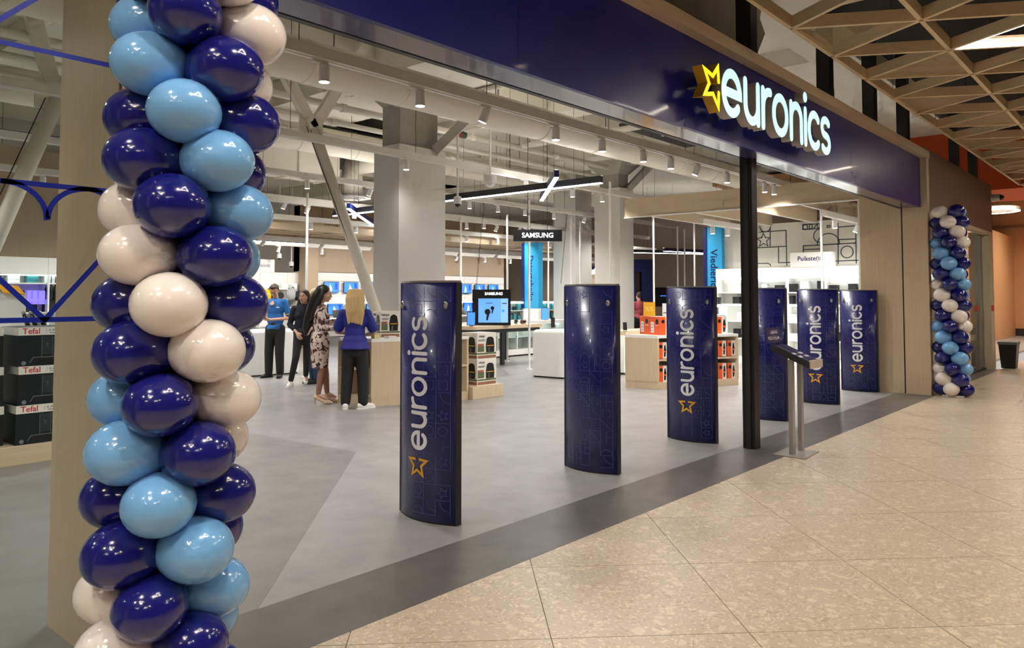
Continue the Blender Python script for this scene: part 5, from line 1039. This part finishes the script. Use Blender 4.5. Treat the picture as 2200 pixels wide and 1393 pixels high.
gadgets([(x, 16.42, z, 0.16 + rnd.random() * 0.06, 0.16, 0.16 + rnd.random() * 0.14, rnd.choice((0, 0, 1, 1, 2, 4))) for z in (0.7, 1.253, 1.807) for x in [2.5 + 0.31 * q for q in range(17)]], 'of the wall shelf left of the desk', 'boxes on the left wall shelf')
gadgets([(x, 20.2, z, 0.2, 0.16, 0.18 + rnd.random() * 0.12, rnd.choice((0, 0, 1, 3))) for z in (0.69, 1.777) for x in [9.5 + 0.33 * q for q in range(6)]], 'of the vacuum cleaner wall', 'boxes on the vacuum shelf')
# --- neighbouring shop behind glass
gl_ = white_shelf('white shelf inside the glazed display bay right of the entrance', 14.2, 18.6, 3.62, 2.3, 5, dep=0.41)
# ================================================================== PEOPLE
def capsule(p, q, r1, r2, n=12):
    p, q = Vector(p), Vector(q); d = q - p; L_ = d.length; d = d.normalized() if L_ > 1e-6 else Vector((0, 0, 1)); pts = []; rs = []
    for k in range(5): a_ = math.pi / 2 * k / 4; pts.append(p - d * r1 * math.cos(a_)); rs.append(max(0.0008, r1 * math.sin(a_)))
    for k in range(5): a_ = math.pi / 2 * k / 4; pts.append(q + d * r2 * math.sin(a_)); rs.append(max(0.0008, r2 * math.cos(a_)))
    return MB().tube(pts, rs, n)
def blob(name, prims, m, parent, voxel=0.011, it=6, keep=None):
    """overlapping tapered capsules ('c') and ellipsoids ('e') fused into one smooth continuous skin; coordinates are local to parent"""
    mb = MB()
    for p in prims:
        if p[0] == 'c': b_ = capsule(*p[1:])
        elif p[0] == 'e':
            b_ = MB().ell((0, 0, 0), *p[2], n=18, m=12); R_ = p[3].to_matrix() if len(p) > 3 else Matrix.Identity(3); c_ = Vector(p[1]); b_.map(lambda v: c_ + R_ @ Vector(v))
        else: b_ = p[1]
        mb.add(b_.v, b_.f)
    me = bpy.data.meshes.new('tmp'); me.from_pydata(mb.v, [], mb.f); ob = bpy.data.objects.new('tmp', me); COL.objects.link(ob)
    r_ = ob.modifiers.new('r', 'REMESH'); r_.mode = 'VOXEL'; r_.voxel_size = voxel
    s_ = ob.modifiers.new('s', 'SMOOTH'); s_.factor = 0.5; s_.iterations = it
    dg = bpy.context.evaluated_depsgraph_get(); out = bpy.data.meshes.new_from_object(ob.evaluated_get(dg)); bpy.data.objects.remove(ob); bpy.data.meshes.remove(me)
    out.name = name; out.materials.clear(); out.materials.append(m); out.polygons.foreach_set('use_smooth', [True] * len(out.polygons))
    o = bpy.data.objects.new(name, out); COL.objects.link(o); o.parent = parent; return o
from mathutils import Euler
M_skin = mat('skin_fair', S(206, 160, 136), 0.5, var=0.06, scale=9); M_skint = mat('skin_tan_tights', S(150, 104, 84), 0.5, var=0.05)
def hand(w_, d, up_, side, s_=1.0):
    """palm, four fingers of different length bent at the knuckles, thumb from the side of the palm; d finger direction, up_ back of the hand"""
    w_, d, up_ = Vector(w_), Vector(d).normalized(), Vector(up_).normalized(); r_ = d.cross(up_).normalized() * side; up_ = r_.cross(d).normalized() * (1 if r_.cross(d).dot(up_) > 0 else -1); pr = []
    pr.append(('c', w_ + d * 0.01, w_ + d * 0.075, 0.026, 0.03)); pr.append(('c', w_ + d * 0.04 + r_ * 0.02, w_ + d * 0.075 + r_ * 0.026, 0.017, 0.013)); pr.append(('c', w_ + d * 0.04 - r_ * 0.02, w_ + d * 0.075 - r_ * 0.024, 0.016, 0.012))
    for k, (o_, L_) in enumerate(((0.03, 0.068), (0.010, 0.078), (-0.010, 0.073), (-0.03, 0.056))):
        a_ = w_ + d * 0.08 + r_ * o_ * s_; b_ = a_ + (d * 0.9 - up_ * 0.4).normalized() * L_ * 0.55; c_ = b_ + (d * 0.45 - up_ * 0.9).normalized() * L_ * 0.5
        pr.append(('c', a_, b_, 0.0105, 0.0095)); pr.append(('c', b_, c_, 0.0095, 0.008))
    a_ = w_ + d * 0.03 + r_ * 0.026; b_ = a_ + (d * 0.6 + r_ * 0.75 - up_ * 0.2).normalized() * 0.04; c_ = b_ + (d * 0.95 + r_ * 0.1 - up_ * 0.3).normalized() * 0.03
    pr += [('c', a_, b_, 0.014, 0.011), ('c', b_, c_, 0.011, 0.009)]
    return pr
def make_person(label, loc, face, J, fem=True, skin=M_skin, leg_skin=None):
    """J: joints in the figure's own frame (x to its right, y forward, z up)"""
    t = thing('person', label, 'person', loc); t.rotation_euler = (0, 0, math.radians(face - 90))
    g_ = lambda k: Vector(J[k]); hd = g_('head'); tilt = J.get('tilt', Euler((0, 0, 0))); Rm = tilt.to_matrix(); h_ = lambda x, y, z: hd + Rm @ Vector((x, y, z))
    sw = J['sw']; ch = g_('chest'); pv_ = g_('pelvis')
    pr = [('e', h_(0, -0.012, 0.025), (0.074, 0.093, 0.098), tilt), ('e', h_(0, 0.018, -0.045), (0.057, 0.068, 0.07), tilt), ('c', h_(-0.012, 0.062, -0.095), h_(0.012, 0.062, -0.095), 0.02, 0.02),
          ('c', h_(0, 0.088, 0.01), h_(0, 0.106, -0.03), 0.008, 0.013), ('c', h_(-0.012, 0.092, -0.037), h_(0.012, 0.092, -0.037), 0.009, 0.009), ('e', h_(-0.073, -0.012, -0.012), (0.011, 0.02, 0.031), tilt), ('e', h_(0.073, -0.012, -0.012), (0.011, 0.02, 0.031), tilt),
          ('c', h_(-0.034, 0.078, 0.024), h_(0.034, 0.078, 0.024), 0.014, 0.014), ('e', h_(-0.038, 0.066, -0.025), (0.022, 0.02, 0.022), tilt), ('e', h_(0.038, 0.066, -0.025), (0.022, 0.02, 0.022), tilt), ('c', h_(-0.014, 0.086, -0.064), h_(0.014, 0.086, -0.064), 0.009, 0.009),
          ('c', h_(0, -0.02, -0.07), ch + Vector((0, -0.02, 0.16)), 0.05, 0.055)]
    pr += [('e', ch, (sw - 0.03, 0.1, 0.19)), ('e', (ch + pv_) / 2, (0.125, 0.09, 0.17)), ('e', pv_, (0.15, 0.11, 0.13)), ('c', g_('shL'), g_('shR'), 0.05, 0.05)]
    for s_ in 'RL':
        sh, el, wr = g_('sh' + s_), g_('el' + s_), g_('wr' + s_); pr += [('c', sh, el, 0.047, 0.037), ('c', el, wr, 0.037, 0.024)]; hdv = Vector(J.get('hd' + s_, wr - el)); pr += hand(wr, hdv, J.get('hu' + s_, (0, 0, 1)), J.get('hs' + s_, 1 if s_ == 'L' else -1))
        hp, kn, an = g_('hp' + s_), g_('kn' + s_), g_('an' + s_); fd = Vector(J['ft' + s_]); pr += [('c', hp, kn, 0.078, 0.052), ('c', kn, kn.lerp(an, 0.35), 0.05, 0.052), ('c', kn.lerp(an, 0.35), an, 0.05, 0.032), ('c', an + Vector((0, 0, -0.02)), an + fd * 0.12 + Vector((0, 0, -0.05 if not J.get('heels') else -0.075)), 0.032, 0.022)]
    body = blob('body', pr, skin, t, 0.0085, 4)
    # face
    M_ew = mat('eye_white', S(225, 222, 218), 0.3); M_ei = mat('iris_dark', S(48, 36, 30), 0.2); M_brow = J.get('brow', mat('brow_dark', S(50, 38, 32), 0.7)); M_lip = mat('lip_rose', S(164, 84, 80), 0.45)
    for sx in (-1, 1):
        e_ = MB().ell(h_(sx * 0.031, 0.076, 0.004), 0.015, 0.012, 0.009, 10, 6).build('eye', M_ew, t, smooth=True, local=True); MB().ell(h_(sx * 0.031, 0.0865, 0.004), 0.0065, 0.003, 0.0065, 8, 6).build('iris', M_ei, e_, local=True)
        MB().tube([h_(sx * 0.015, 0.092, 0.03), h_(sx * 0.032, 0.09, 0.035), h_(sx * 0.05, 0.074, 0.03)], [0.004, 0.0045, 0.002], 6).build('eyebrow', M_brow, t, local=True)
    MB().tube([h_(-0.024, 0.082, -0.064), h_(0, 0.097, -0.063), h_(0.024, 0.082, -0.064)], [0.002, 0.0075, 0.002], 8).build('lips', M_lip, t, smooth=True, local=True)
    return t, h_, tilt
def shoes(t, J, m, sole, heels=False):
    for s_ in 'RL':
        an = Vector(J['an' + s_]); fd = Vector(J['ft' + s_]).normalized(); z0 = J.get('lift' + s_, 0.0); lat = Vector((fd.y, -fd.x, 0)); base = Vector((an.x, an.y, z0))
        if not heels:
            o = blob('shoe', [('c', base + fd * -0.045 + Vector((0, 0, 0.045)), base + fd * 0.1 + Vector((0, 0, 0.04)), 0.043, 0.036), ('c', base + fd * 0.1 + Vector((0, 0, 0.035)), base + fd * 0.15 + Vector((0, 0, 0.032)), 0.038, 0.03), ('c', base + Vector((0, 0, 0.06)), base + Vector((0, 0, 0.085)), 0.042, 0.04)], m, t, 0.009, 3)
            MB().prism([tuple((base + fd * a_ + lat * b_)[:2]) for a_, b_ in ((-0.085, -0.03), (-0.09, 0.0), (-0.085, 0.03), (0.06, 0.043), (0.14, 0.04), (0.185, 0.015), (0.185, -0.015), (0.14, -0.04), (0.06, -0.043))], z0 + 0.001, z0 + 0.022).build('sole', sole, o, local=True)
            MB().tube([base + fd * 0.05 + Vector((0, 0, 0.08)) - lat * 0.02, base + fd * 0.07 + Vector((0, 0, 0.078)) + lat * 0.02, base + fd * 0.09 + Vector((0, 0, 0.073)) - lat * 0.02, base + fd * 0.105 + Vector((0, 0, 0.07)) + lat * 0.018], 0.004, 6).build('lace', sole, o, local=True)
        else:
            o = blob('shoe', [('c', base + fd * 0.115 + Vector((0, 0, 0.022)), base + fd * 0.2 + Vector((0, 0, 0.016)), 0.034, 0.012), ('c', base + fd * 0.115 + Vector((0, 0, 0.022)), base + fd * 0.0 + Vector((0, 0, 0.085)), 0.026, 0.03), ('c', base + fd * -0.03 + Vector((0, 0, 0.1)), base + fd * 0.0 + Vector((0, 0, 0.095)), 0.034, 0.03)], m, t, 0.007, 3)
            MB().tube([base + fd * -0.045 + Vector((0, 0, 0.08)), base + fd * -0.035 + Vector((0, 0, 0.001))], [0.014, 0.005], 8).build('heel', m, o, local=True)
def jset(sw=0.165, hipw=0.085, H=1.0, head=(0, 0.02, 1.60), **k):
    J = dict(sw=sw, head=head, chest=(0, 0, 1.27), pelvis=(0, 0, 0.93), shR=(sw, 0, 1.385), shL=(-sw, 0, 1.385), hpR=(hipw, 0, 0.9), hpL=(-hipw, 0, 0.9), knR=(hipw, 0.02, 0.49), knL=(-hipw, 0.02, 0.49), anR=(hipw, -0.02, 0.085), anL=(-hipw, -0.02, 0.085), ftR=(0.15, 1, 0), ftL=(-0.15, 1, 0))
    J.update(k); return J
def torso(J, gr=0.015, z0=0.85, sleeve=0.5, bust=True, waist=0.12, hip=0.155):
    ch, pv_ = Vector(J['chest']), Vector(J['pelvis']); sw = J['sw']
    pr = [('e', ch + Vector((0, 0, 0.02)), (sw - 0.012 + gr * 0.6, 0.105 + gr, 0.185)), ('c', Vector(J['shL']) + Vector((0.01, 0, 0)), Vector(J['shR']) - Vector((0.01, 0, 0)), 0.058, 0.058), ('e', (ch + pv_) / 2, (waist + gr, 0.092 + gr, 0.2)), ('e', (pv_.x, pv_.y, max(z0 + 0.07, 0.92)), (hip + gr, 0.115 + gr, 0.12)), ('c', (ch.x, ch.y - 0.015, ch.z + 0.12), (ch.x, ch.y - 0.01, ch.z + 0.19), 0.075, 0.058)]
    if bust: pr += [('e', ch + Vector((s_ * 0.07, 0.075, 0.0)), (0.065, 0.06, 0.065)) for s_ in (-1, 1)]
    for s_ in 'RL':
        sh, el, wr = (Vector(J[k + s_]) for k in ('sh', 'el', 'wr'))
        if sleeve <= 1: pr.append(('c', sh, sh.lerp(el, sleeve), 0.062, 0.058))
        else: pr += [('c', sh, el, 0.06, 0.05), ('c', el, el.lerp(wr, sleeve - 1), 0.05, 0.04)]
    return pr
def trousers(J, gr=0.012, zt=0.98, end=0.95, wide=0.0):
    pr = [('e', (0, 0, 0.92), (0.155 + gr, 0.118 + gr, 0.12)), ('e', (0, 0, J['hpR'][2] - 0.06), (0.14 + gr, 0.115 + gr, 0.12)), ('c', (0, 0, 0.95), (0, 0, zt), 0.12, 0.118)]
    for s_ in 'RL':
        hp, kn, an = (Vector(J[k + s_]) for k in ('hp', 'kn', 'an')); pr += [('c', hp, kn, 0.085 + gr, 0.058 + gr + wide), ('c', kn, kn.lerp(an, end), 0.058 + gr + wide, 0.044 + gr + wide)]
    return pr
def hair(name, t, h_, tilt, strands, m, cap=True, voxel=0.011, top=(0, -0.022, 0.042), r=(0.083, 0.096, 0.095)):
    pr = [('e', h_(*top), r, tilt)] if cap else []
    for s_ in strands:
        for a_, b_ in zip(s_, s_[1:]): pr.append(('c', h_(*a_[:3]), h_(*b_[:3]), a_[3], b_[3]))
    return blob(name, pr, m, t, voxel, 3)
M_trk = mat('black_trousers', S(20, 20, 22), 0.7, var=0.15); M_shB = mat('black_shoe', S(24, 24, 26), 0.45); M_shW = mat('white_sneaker', S(228, 226, 222), 0.5)
# ---- man in a blue polo looking at his phone
J = jset(0.19, 0.095, head=(0.0, 0.06, 1.655), tilt=Euler((-0.5, 0, 0.15)), chest=(0, 0, 1.31), pelvis=(0, 0, 0.95), shR=(0.19, 0, 1.44), shL=(-0.19, 0, 1.44), elR=(0.27, -0.02, 1.14), elL=(-0.27, -0.02, 1.13), wrR=(0.15, 0.23, 1.13), wrL=(-0.02, 0.26, 1.11), hdR=(-0.7, 0.5, 0.1), hdL=(0.8, 0.4, 0.1), huR=(0.2, 0.3, -1), huL=(0, 0.3, -1), hpR=(0.095, 0, 0.93), hpL=(-0.095, 0, 0.93), knR=(0.11, 0.02, 0.5), knL=(-0.1, 0.02, 0.5), anR=(0.13, -0.02, 0.085), anL=(-0.1, -0.02, 0.085), ftR=(0.5, 1, 0), ftL=(-0.2, 1, 0), brow=mat('brow_brown', S(84, 64, 48), 0.7))
t, h_, tl = make_person('man in blue polo shirt and black trousers looking down at a phone', (8.12, 13.08, 0), 213, J, False)
M_polo = mat('blue_polo', S(34, 104, 176), 0.75, var=0.08, bump=0.1)
sh_ = blob('polo_shirt', torso(J, 0.02, 0.87, 0.75, False, 0.15, 0.16), M_polo, t, 0.011, 4); blob('trousers', trousers(J, 0.018, 1.0, 0.96, 0.012), M_trk, t, 0.012, 4); shoes(t, J, M_shB, M_black)
blob('hair', [('e', h_(0, -0.03, 0.05), (0.084, 0.09, 0.085), tl), ('c', h_(-0.03, 0.06, 0.1), h_(0.04, 0.055, 0.1), 0.03, 0.03), ('c', h_(-0.07, -0.02, 0.02), h_(-0.072, -0.03, -0.03), 0.02, 0.015), ('c', h_(0.07, -0.02, 0.02), h_(0.072, -0.03, -0.03), 0.02, 0.015), ('c', h_(0, -0.09, 0.0), h_(0, -0.075, -0.06), 0.045, 0.03)], mat('hair_brown', S(74, 60, 48), 0.6, var=0.3, scale=40), t, 0.009, 2)
for sx in (-1, 1): MB().tube([h_(sx * 0.033 + 0.024 * math.cos(a_), 0.098, 0.002 + 0.018 * math.sin(a_)) for a_ in [2 * math.pi * k / 12 for k in range(13)]], 0.0025, 6).build('glasses_rim', M_black, t, local=True)
MB().tube([h_(0.057, 0.095, 0.004), h_(0.078, 0.0, 0.006)], 0.0025, 6).build('glasses_arm', M_black, t, local=True)
MB().add([(-0.05, 0.155, 1.405), (0.0, 0.125, 1.47), (0.05, 0.155, 1.405), (0.0, 0.16, 1.38), (-0.05, 0.145, 1.40), (0.0, 0.115, 1.465), (0.05, 0.145, 1.40), (0.0, 0.15, 1.375)], [(0, 1, 2, 3), (7, 6, 5, 4), (0, 4, 5, 1), (1, 5, 6, 2), (2, 6, 7, 3), (3, 7, 4, 0)]).build('neck_opening', M_skin, sh_, local=True)
MB().box(-0.13, -0.075, 0.118, 0.13, 1.33, 1.352).build('name_badge', M_white, sh_, local=True)
for s_ in 'RL':
    a_ = Vector(J['sh' + s_]).lerp(Vector(J['el' + s_]), 0.73); b_ = Vector(J['sh' + s_]).lerp(Vector(J['el' + s_]), 0.78); MB().tube([a_, b_], 0.0615, 16).build('sleeve_piping', M_gold, sh_, local=True)
Rz = Matrix.Rotation(t.rotation_euler.z, 3, 'Z'); q = Rz @ Vector((0.07, 0.325, 1.145)) + t.location
ph = thing('phone', 'dark phone held by the man in the blue polo', 'phone', q); ph.rotation_euler = (0.5, 0, t.rotation_euler.z); MB().box(-0.038, 0.038, -0.078, 0.078, -0.005, 0.005).build('body', M_scr, ph, local=True, bevel=0.002); MB().box(-0.034, 0.034, -0.072, 0.072, 0.005, 0.0058).build('screen', M_scrblue, ph, local=True)
# ---- woman in a navy sweater in mid step
J = jset(0.16, 0.085, head=(0.0, 0.03, 1.545), tilt=Euler((-0.05, 0, -0.45)), chest=(0, 0, 1.22), shR=(0.155, 0, 1.335), shL=(-0.155, 0, 1.335), pelvis=(0, 0, 0.90), elR=(0.23, -0.03, 1.06), wrR=(0.11, 0.17, 0.93), hdR=(-0.35, 0.35, -0.6), huR=(0.4, 0.8, 0.3), elL=(-0.22, 0.0, 1.06), wrL=(-0.12, 0.18, 0.98), hpR=(0.08, 0, 0.88), hpL=(-0.08, 0, 0.88), knR=(0.12, 0.14, 0.49), anR=(0.2, 0.1, 0.09), ftR=(0.25, 1, 0), knL=(-0.06, -0.02, 0.48), anL=(-0.05, -0.3, 0.14), ftL=(0.0, 1, -0.25), liftL=0.03)
t, h_, tl = make_person('woman in navy sweater and black leggings stepping forward between the others', (7.72, 11.55, 0), 236, J)
sw_ = blob('sweater', torso(J, 0.024, 0.82, 1.62, True, 0.125, 0.15), mat('navy_sweater', S(26, 28, 44), 0.85, var=0.12, bump=0.2), t, 0.011, 4); MB().box(-0.1, -0.06, 0.135, 0.15, 1.29, 1.315).build('name_badge', M_white, sw_, local=True)
blob('leggings', trousers(J, 0.004, 0.96, 0.93), M_trk, t, 0.011, 4); shoes(t, J, M_shW, M_white)
M_hbr = mat('hair_dark_ombre', S(64, 46, 36), 0.5, var=0.35, scale=30, stretch=(1, 1, 0.2))
hair('hair', t, h_, tl, [[(sx * 0.06, -0.02, 0.07, 0.035), (sx * 0.085, -0.03, -0.02, 0.032), (sx * 0.1, -0.02, -0.12, 0.036), (sx * 0.115, 0.02, -0.21, 0.03), (sx * 0.11, 0.05, -0.27, 0.014)] for sx in (-1, 1)] + [[(0, -0.09, 0.04, 0.05), (0, -0.1, -0.08, 0.06), (0.02, -0.09, -0.22, 0.045)]], M_hbr)
# ---- woman in a floral dress with long black hair, profile
J = jset(0.155, 0.075, head=(0.0, 0.05, 1.585), tilt=Euler((-0.12, 0, -0.1)), chest=(0, 0.0, 1.25), shR=(0.15, 0, 1.37), shL=(-0.15, 0, 1.37), pelvis=(0, -0.01, 0.94), elR=(0.2, 0.03, 1.10), wrR=(0.12, 0.26, 1.08), hdR=(-0.1, 0.9, 0.05), huR=(0.8, 0, 0.5), elL=(-0.2, 0.06, 1.14), wrL=(-0.12, 0.28, 1.21), hdL=(0.2, 0.8, 0.4), huL=(-0.8, 0, 0.4), hpR=(0.075, 0, 0.92), hpL=(-0.075, 0, 0.92), knR=(0.075, 0.03, 0.53), knL=(-0.07, 0.06, 0.53), anR=(0.08, -0.02, 0.155), anL=(-0.07, 0.1, 0.155), ftR=(0.1, 1, 0), ftL=(-0.15, 1, 0), heels=True)
t, h_, tl = make_person('woman in white and burgundy floral dress with very long black hair and nude heels', (6.6, 9.44, 0), -36, J)
def floral():
    m = mat('floral_dress', S(214, 198, 188), 0.8, var=0.04); nt = m.node_tree; L = nt.links.new; b_ = nt.nodes['Principled BSDF']; src = [n for n in nt.nodes if n.type == 'MIX'][0].outputs[2]; tc = [n for n in nt.nodes if n.type == 'TEX_COORD'][0]
    for scl, lo, col, sd in ((13, 0.56, S(96, 34, 42), 0.0), (16, 0.575, S(52, 34, 34), 3.3), (24, 0.63, S(150, 92, 92), 7.7)):
        n = nt.nodes.new('ShaderNodeTexNoise'); n.inputs['Scale'].default_value = scl; n.inputs['Detail'].default_value = 1.5; n.inputs['Distortion'].default_value = 0.8
        mp = nt.nodes.new('ShaderNodeMapping'); mp.inputs['Location'].default_value = (sd, sd, sd); L(tc.outputs['Object'], mp.inputs[0]); L(mp.outputs[0], n.inputs['Vector'])
        r_ = nt.nodes.new('ShaderNodeMapRange'); r_.inputs[1].default_value = lo; r_.inputs[2].default_value = lo + 0.015; L(n.outputs['Fac'], r_.inputs[0]); mx = nt.nodes.new('ShaderNodeMix'); mx.data_type = 'RGBA'; mx.inputs[7].default_value = col; L(r_.outputs[0], mx.inputs[0]); L(src, mx.inputs[6]); src = mx.outputs[2]
    L(src, b_.inputs['Base Color']); return m
sk = MB().lathe([(0.08, 0.52), (0.148, 0.515), (0.15, 0.6), (0.163, 0.78), (0.172, 0.9), (0.15, 1.02), (0.06, 1.06)], (0, 0, 0), 24).map(lambda v: (v[0], v[1] * 0.82 - 0.005, v[2]))
blob('dress', torso(J, 0.012, 0.85, 1.55, True, 0.115, 0.155) + [('m', sk)], floral(), t, 0.011, 4); shoes(t, J, mat('nude_patent_shoe', S(214, 178, 150), 0.25), M_white, True)
blob('stockings', [('c', J['kn' + s_], Vector(J['kn' + s_]).lerp(Vector(J['an' + s_]), 0.35), 0.054, 0.056) for s_ in 'RL'] + [('c', Vector(J['kn' + s_]).lerp(Vector(J['an' + s_]), 0.35), J['an' + s_], 0.054, 0.036) for s_ in 'RL'] + [('c', Vector(J['hp' + s_]).lerp(Vector(J['kn' + s_]), 0.7), J['kn' + s_], 0.066, 0.056) for s_ in 'RL'], M_skint, t, 0.01, 3)
hair('hair', t, h_, tl, [[(0, -0.07, 0.06, 0.06), (0, -0.11, -0.05, 0.075), (0.0, -0.14, -0.2, 0.08), (0, -0.17, -0.36, 0.075), (0, -0.19, -0.52, 0.06), (0, -0.19, -0.62, 0.02)], [(0.06, -0.02, 0.04, 0.03), (0.08, -0.03, -0.06, 0.035), (0.085, -0.07, -0.2, 0.04), (0.07, -0.13, -0.38, 0.03)], [(-0.06, -0.02, 0.04, 0.03), (-0.08, -0.03, -0.06, 0.035), (-0.085, -0.07, -0.2, 0.04), (-0.07, -0.13, -0.38, 0.03)]], mat('hair_black', S(16, 14, 14), 0.35, var=0.3, scale=40, stretch=(1, 1, 0.15)))
Rz = Matrix.Rotation(t.rotation_euler.z, 3, 'Z'); q = Rz @ Vector((-0.08, 0.41, 1.27)) + t.location
ph = thing('phone', 'phone held up by the woman in the floral dress', 'phone', q); ph.rotation_euler = (0.9, 0, t.rotation_euler.z); MB().box(-0.036, 0.036, -0.074, 0.074, -0.005, 0.005).build('body', M_scr, ph, local=True, bevel=0.002); MB().box(-0.032, 0.032, -0.07, 0.07, 0.005, 0.0058).build('screen', M_cardred, ph, local=True)
# ---- blonde woman in a royal blue blouse, back to the camera
J = jset(0.165, 0.085, head=(0.0, 0.04, 1.52), tilt=Euler((-0.35, 0, 0.1)), chest=(0, 0, 1.2), shR=(0.165, 0, 1.315), shL=(-0.165, 0, 1.315), pelvis=(0, 0, 0.88), elR=(0.26, 0.06, 1.05), wrR=(0.13, 0.26, 1.01), hdR=(-0.6, 0.6, 0.0), elL=(-0.25, 0.06, 1.06), wrL=(-0.1, 0.26, 1.02), hdL=(0.6, 0.6, 0), hpR=(0.085, 0, 0.86), hpL=(-0.085, 0, 0.86), knR=(0.11, 0.02, 0.47), knL=(-0.1, 0.02, 0.47), anR=(0.12, -0.02, 0.085), anL=(-0.12, -0.02, 0.085), ftR=(0.9, 0.6, 0), ftL=(-0.1, 1, 0))
t, h_, tl = make_person('blonde woman in royal blue blouse and black trousers leaning at the oak counter', (6.62, 8.66, 0), 46, J)
pep = MB().lathe([(0.1, 1.02), (0.14, 1.0), (0.165, 0.93), (0.205, 0.84), (0.212, 0.815), (0.17, 0.83), (0.1, 0.95)], (0, 0, 0), 28).map(lambda v: (v[0] * (1 + 0.03 * math.sin(7 * math.atan2(v[1], v[0])) * (1 if v[2] < 0.95 else 0)), v[1] * 0.82, v[2]))
blob('blouse', torso(J, 0.022, 0.86, 0.62, True, 0.12, 0.15) + [('m', pep)] + [('c', Vector(J['sh' + s_]).lerp(Vector(J['el' + s_]), 0.3), Vector(J['sh' + s_]).lerp(Vector(J['el' + s_]), 0.75), 0.068, 0.078) for s_ in 'RL'], mat('royal_blue_blouse', S(20, 30, 128), 0.6, var=0.1, bump=0.1), t, 0.011, 4)
blob('trousers', trousers(J, 0.014, 0.94, 0.97, 0.012), M_trk, t, 0.012, 4); shoes(t, J, M_shW, M_white)
M_hbl = mat('hair_blonde', S(196, 164, 112), 0.45, var=0.35, scale=36, stretch=(1, 1, 0.12))
hair('hair', t, h_, tl, [[(x_, -0.075, 0.06, 0.05), (x_ * 1.25, -0.115, -0.06, 0.05), (x_ * 1.3, -0.09 - 0.02 * abs(x_), -0.22, 0.042), (x_ * 1.25, -0.04, -0.36 - 0.4 * abs(x_ + 0.03), 0.016)] for x_ in (-0.07, -0.035, 0, 0.035, 0.065)] + [[(sx * 0.07, -0.02, 0.03, 0.03), (sx * 0.09, -0.05, -0.1, 0.035), (sx * 0.1, -0.06, -0.25, 0.028)] for sx in (-1, 1)], M_hbl)
# ---- person half hidden behind the navy sweater
J = jset(0.165, 0.085, head=(0.0, 0.02, 1.56), chest=(0, 0, 1.24), shR=(0.16, 0, 1.355), shL=(-0.16, 0, 1.355), elR=(0.21, -0.02, 1.08), wrR=(0.16, 0.14, 0.94), elL=(-0.21, -0.02, 1.08), wrL=(-0.16, 0.14, 0.94))
t, h_, tl = make_person('fair haired person in blue jeans half hidden behind the navy sweater', (8.06, 11.72, 0), 165, J)
blob('jumper', torso(J, 0.02, 0.85, 1.8, True), mat('dark_jumper', S(34, 34, 40), 0.85), t, 0.012, 4); blob('jeans', trousers(J, 0.012, 0.97, 0.95, 0.006), mat('blue_denim', S(50, 70, 104), 0.8, var=0.2, scale=20), t, 0.012, 4); shoes(t, J, M_shB, M_black)
hair('hair', t, h_, tl, [[(sx * 0.06, -0.03, 0.05, 0.035), (sx * 0.09, -0.05, -0.08, 0.04), (sx * 0.095, -0.05, -0.25, 0.03)] for sx in (-1, 1)] + [[(0, -0.09, 0.04, 0.05), (0, -0.11, -0.1, 0.06), (0, -0.11, -0.28, 0.04)]], mat('hair_ash_blonde', S(204, 186, 150), 0.5, var=0.3, scale=36, stretch=(1, 1, 0.12)))
# ---- far shopper with a hair bun
c = at(1373, 640, d=23.5); J = jset(0.16, 0.085, head=(0.0, 0.02, 1.54), chest=(0, 0, 1.22), shR=(0.155, 0, 1.335), shL=(-0.155, 0, 1.335), elR=(0.21, -0.02, 1.08), wrR=(0.14, 0.16, 0.98), elL=(-0.21, -0.02, 1.08), wrL=(-0.14, 0.16, 0.98))
t, h_, tl = make_person('distant shopper with a dark hair bun and pink top beside the second column', (c.x, c.y, 0), 60, J)
blob('pink_top', torso(J, 0.02, 0.85, 0.6, True), mat('pink_cloth', S(206, 96, 108), 0.8), t, 0.013, 4); blob('trousers', trousers(J, 0.012, 0.97, 0.95), M_trk, t, 0.013, 4); shoes(t, J, M_shB, M_black); hair('hair', t, h_, tl, [[(0, -0.09, 0.09, 0.045), (0, -0.1, 0.12, 0.042)]], M_hbr)
# ---- small things on the oak counter
def small_box(label, x, y, z, a, b, h, m, cat_='box', name='carton'):
    t = thing(name, label, cat_, (x, y, z)); MB().box(x - a / 2, x + a / 2, y - b / 2, y + b / 2, z, z + h).build('tub', m, t, bevel=0.006); MB().box(x - a / 2 - 0.004, x + a / 2 + 0.004, y - b / 2 - 0.004, y + b / 2 + 0.004, z + h, z + h + 0.01).build('lid', m, t)
small_box('small cream carton on the oak counter beside the blonde woman', 6.98, 8.66, 0.95, 0.1, 0.08, 0.055, mat('cream_carton', S(214, 204, 150), 0.5)); small_box('pale folded leaflet pile on the oak counter', 7.2, 8.6, 0.95, 0.14, 0.1, 0.02, M_card, 'leaflets', 'leaflet_pile')
for k, (m, hh) in enumerate(((M_blkprint, 0.22), (M_redp, 0.2), (M_blkprint, 0.24))):
    x, y = 6.98, 8.98 + 0.09 * k; t = thing('small_carton', '%s small carton on the end shelf of the oak counter' % ('near black', 'red', 'far black')[k], 'box', (x, y, 0.54), 'small cartons in the end shelf'); MB().box(x - 0.08, x + 0.1, y - 0.035, y + 0.035, 0.5275, 0.5275 + hh).build('carton', m, t); MB().box(x - 0.081, x - 0.08, y - 0.025, y + 0.025, 0.57, 0.62).build('print', M_card, t)
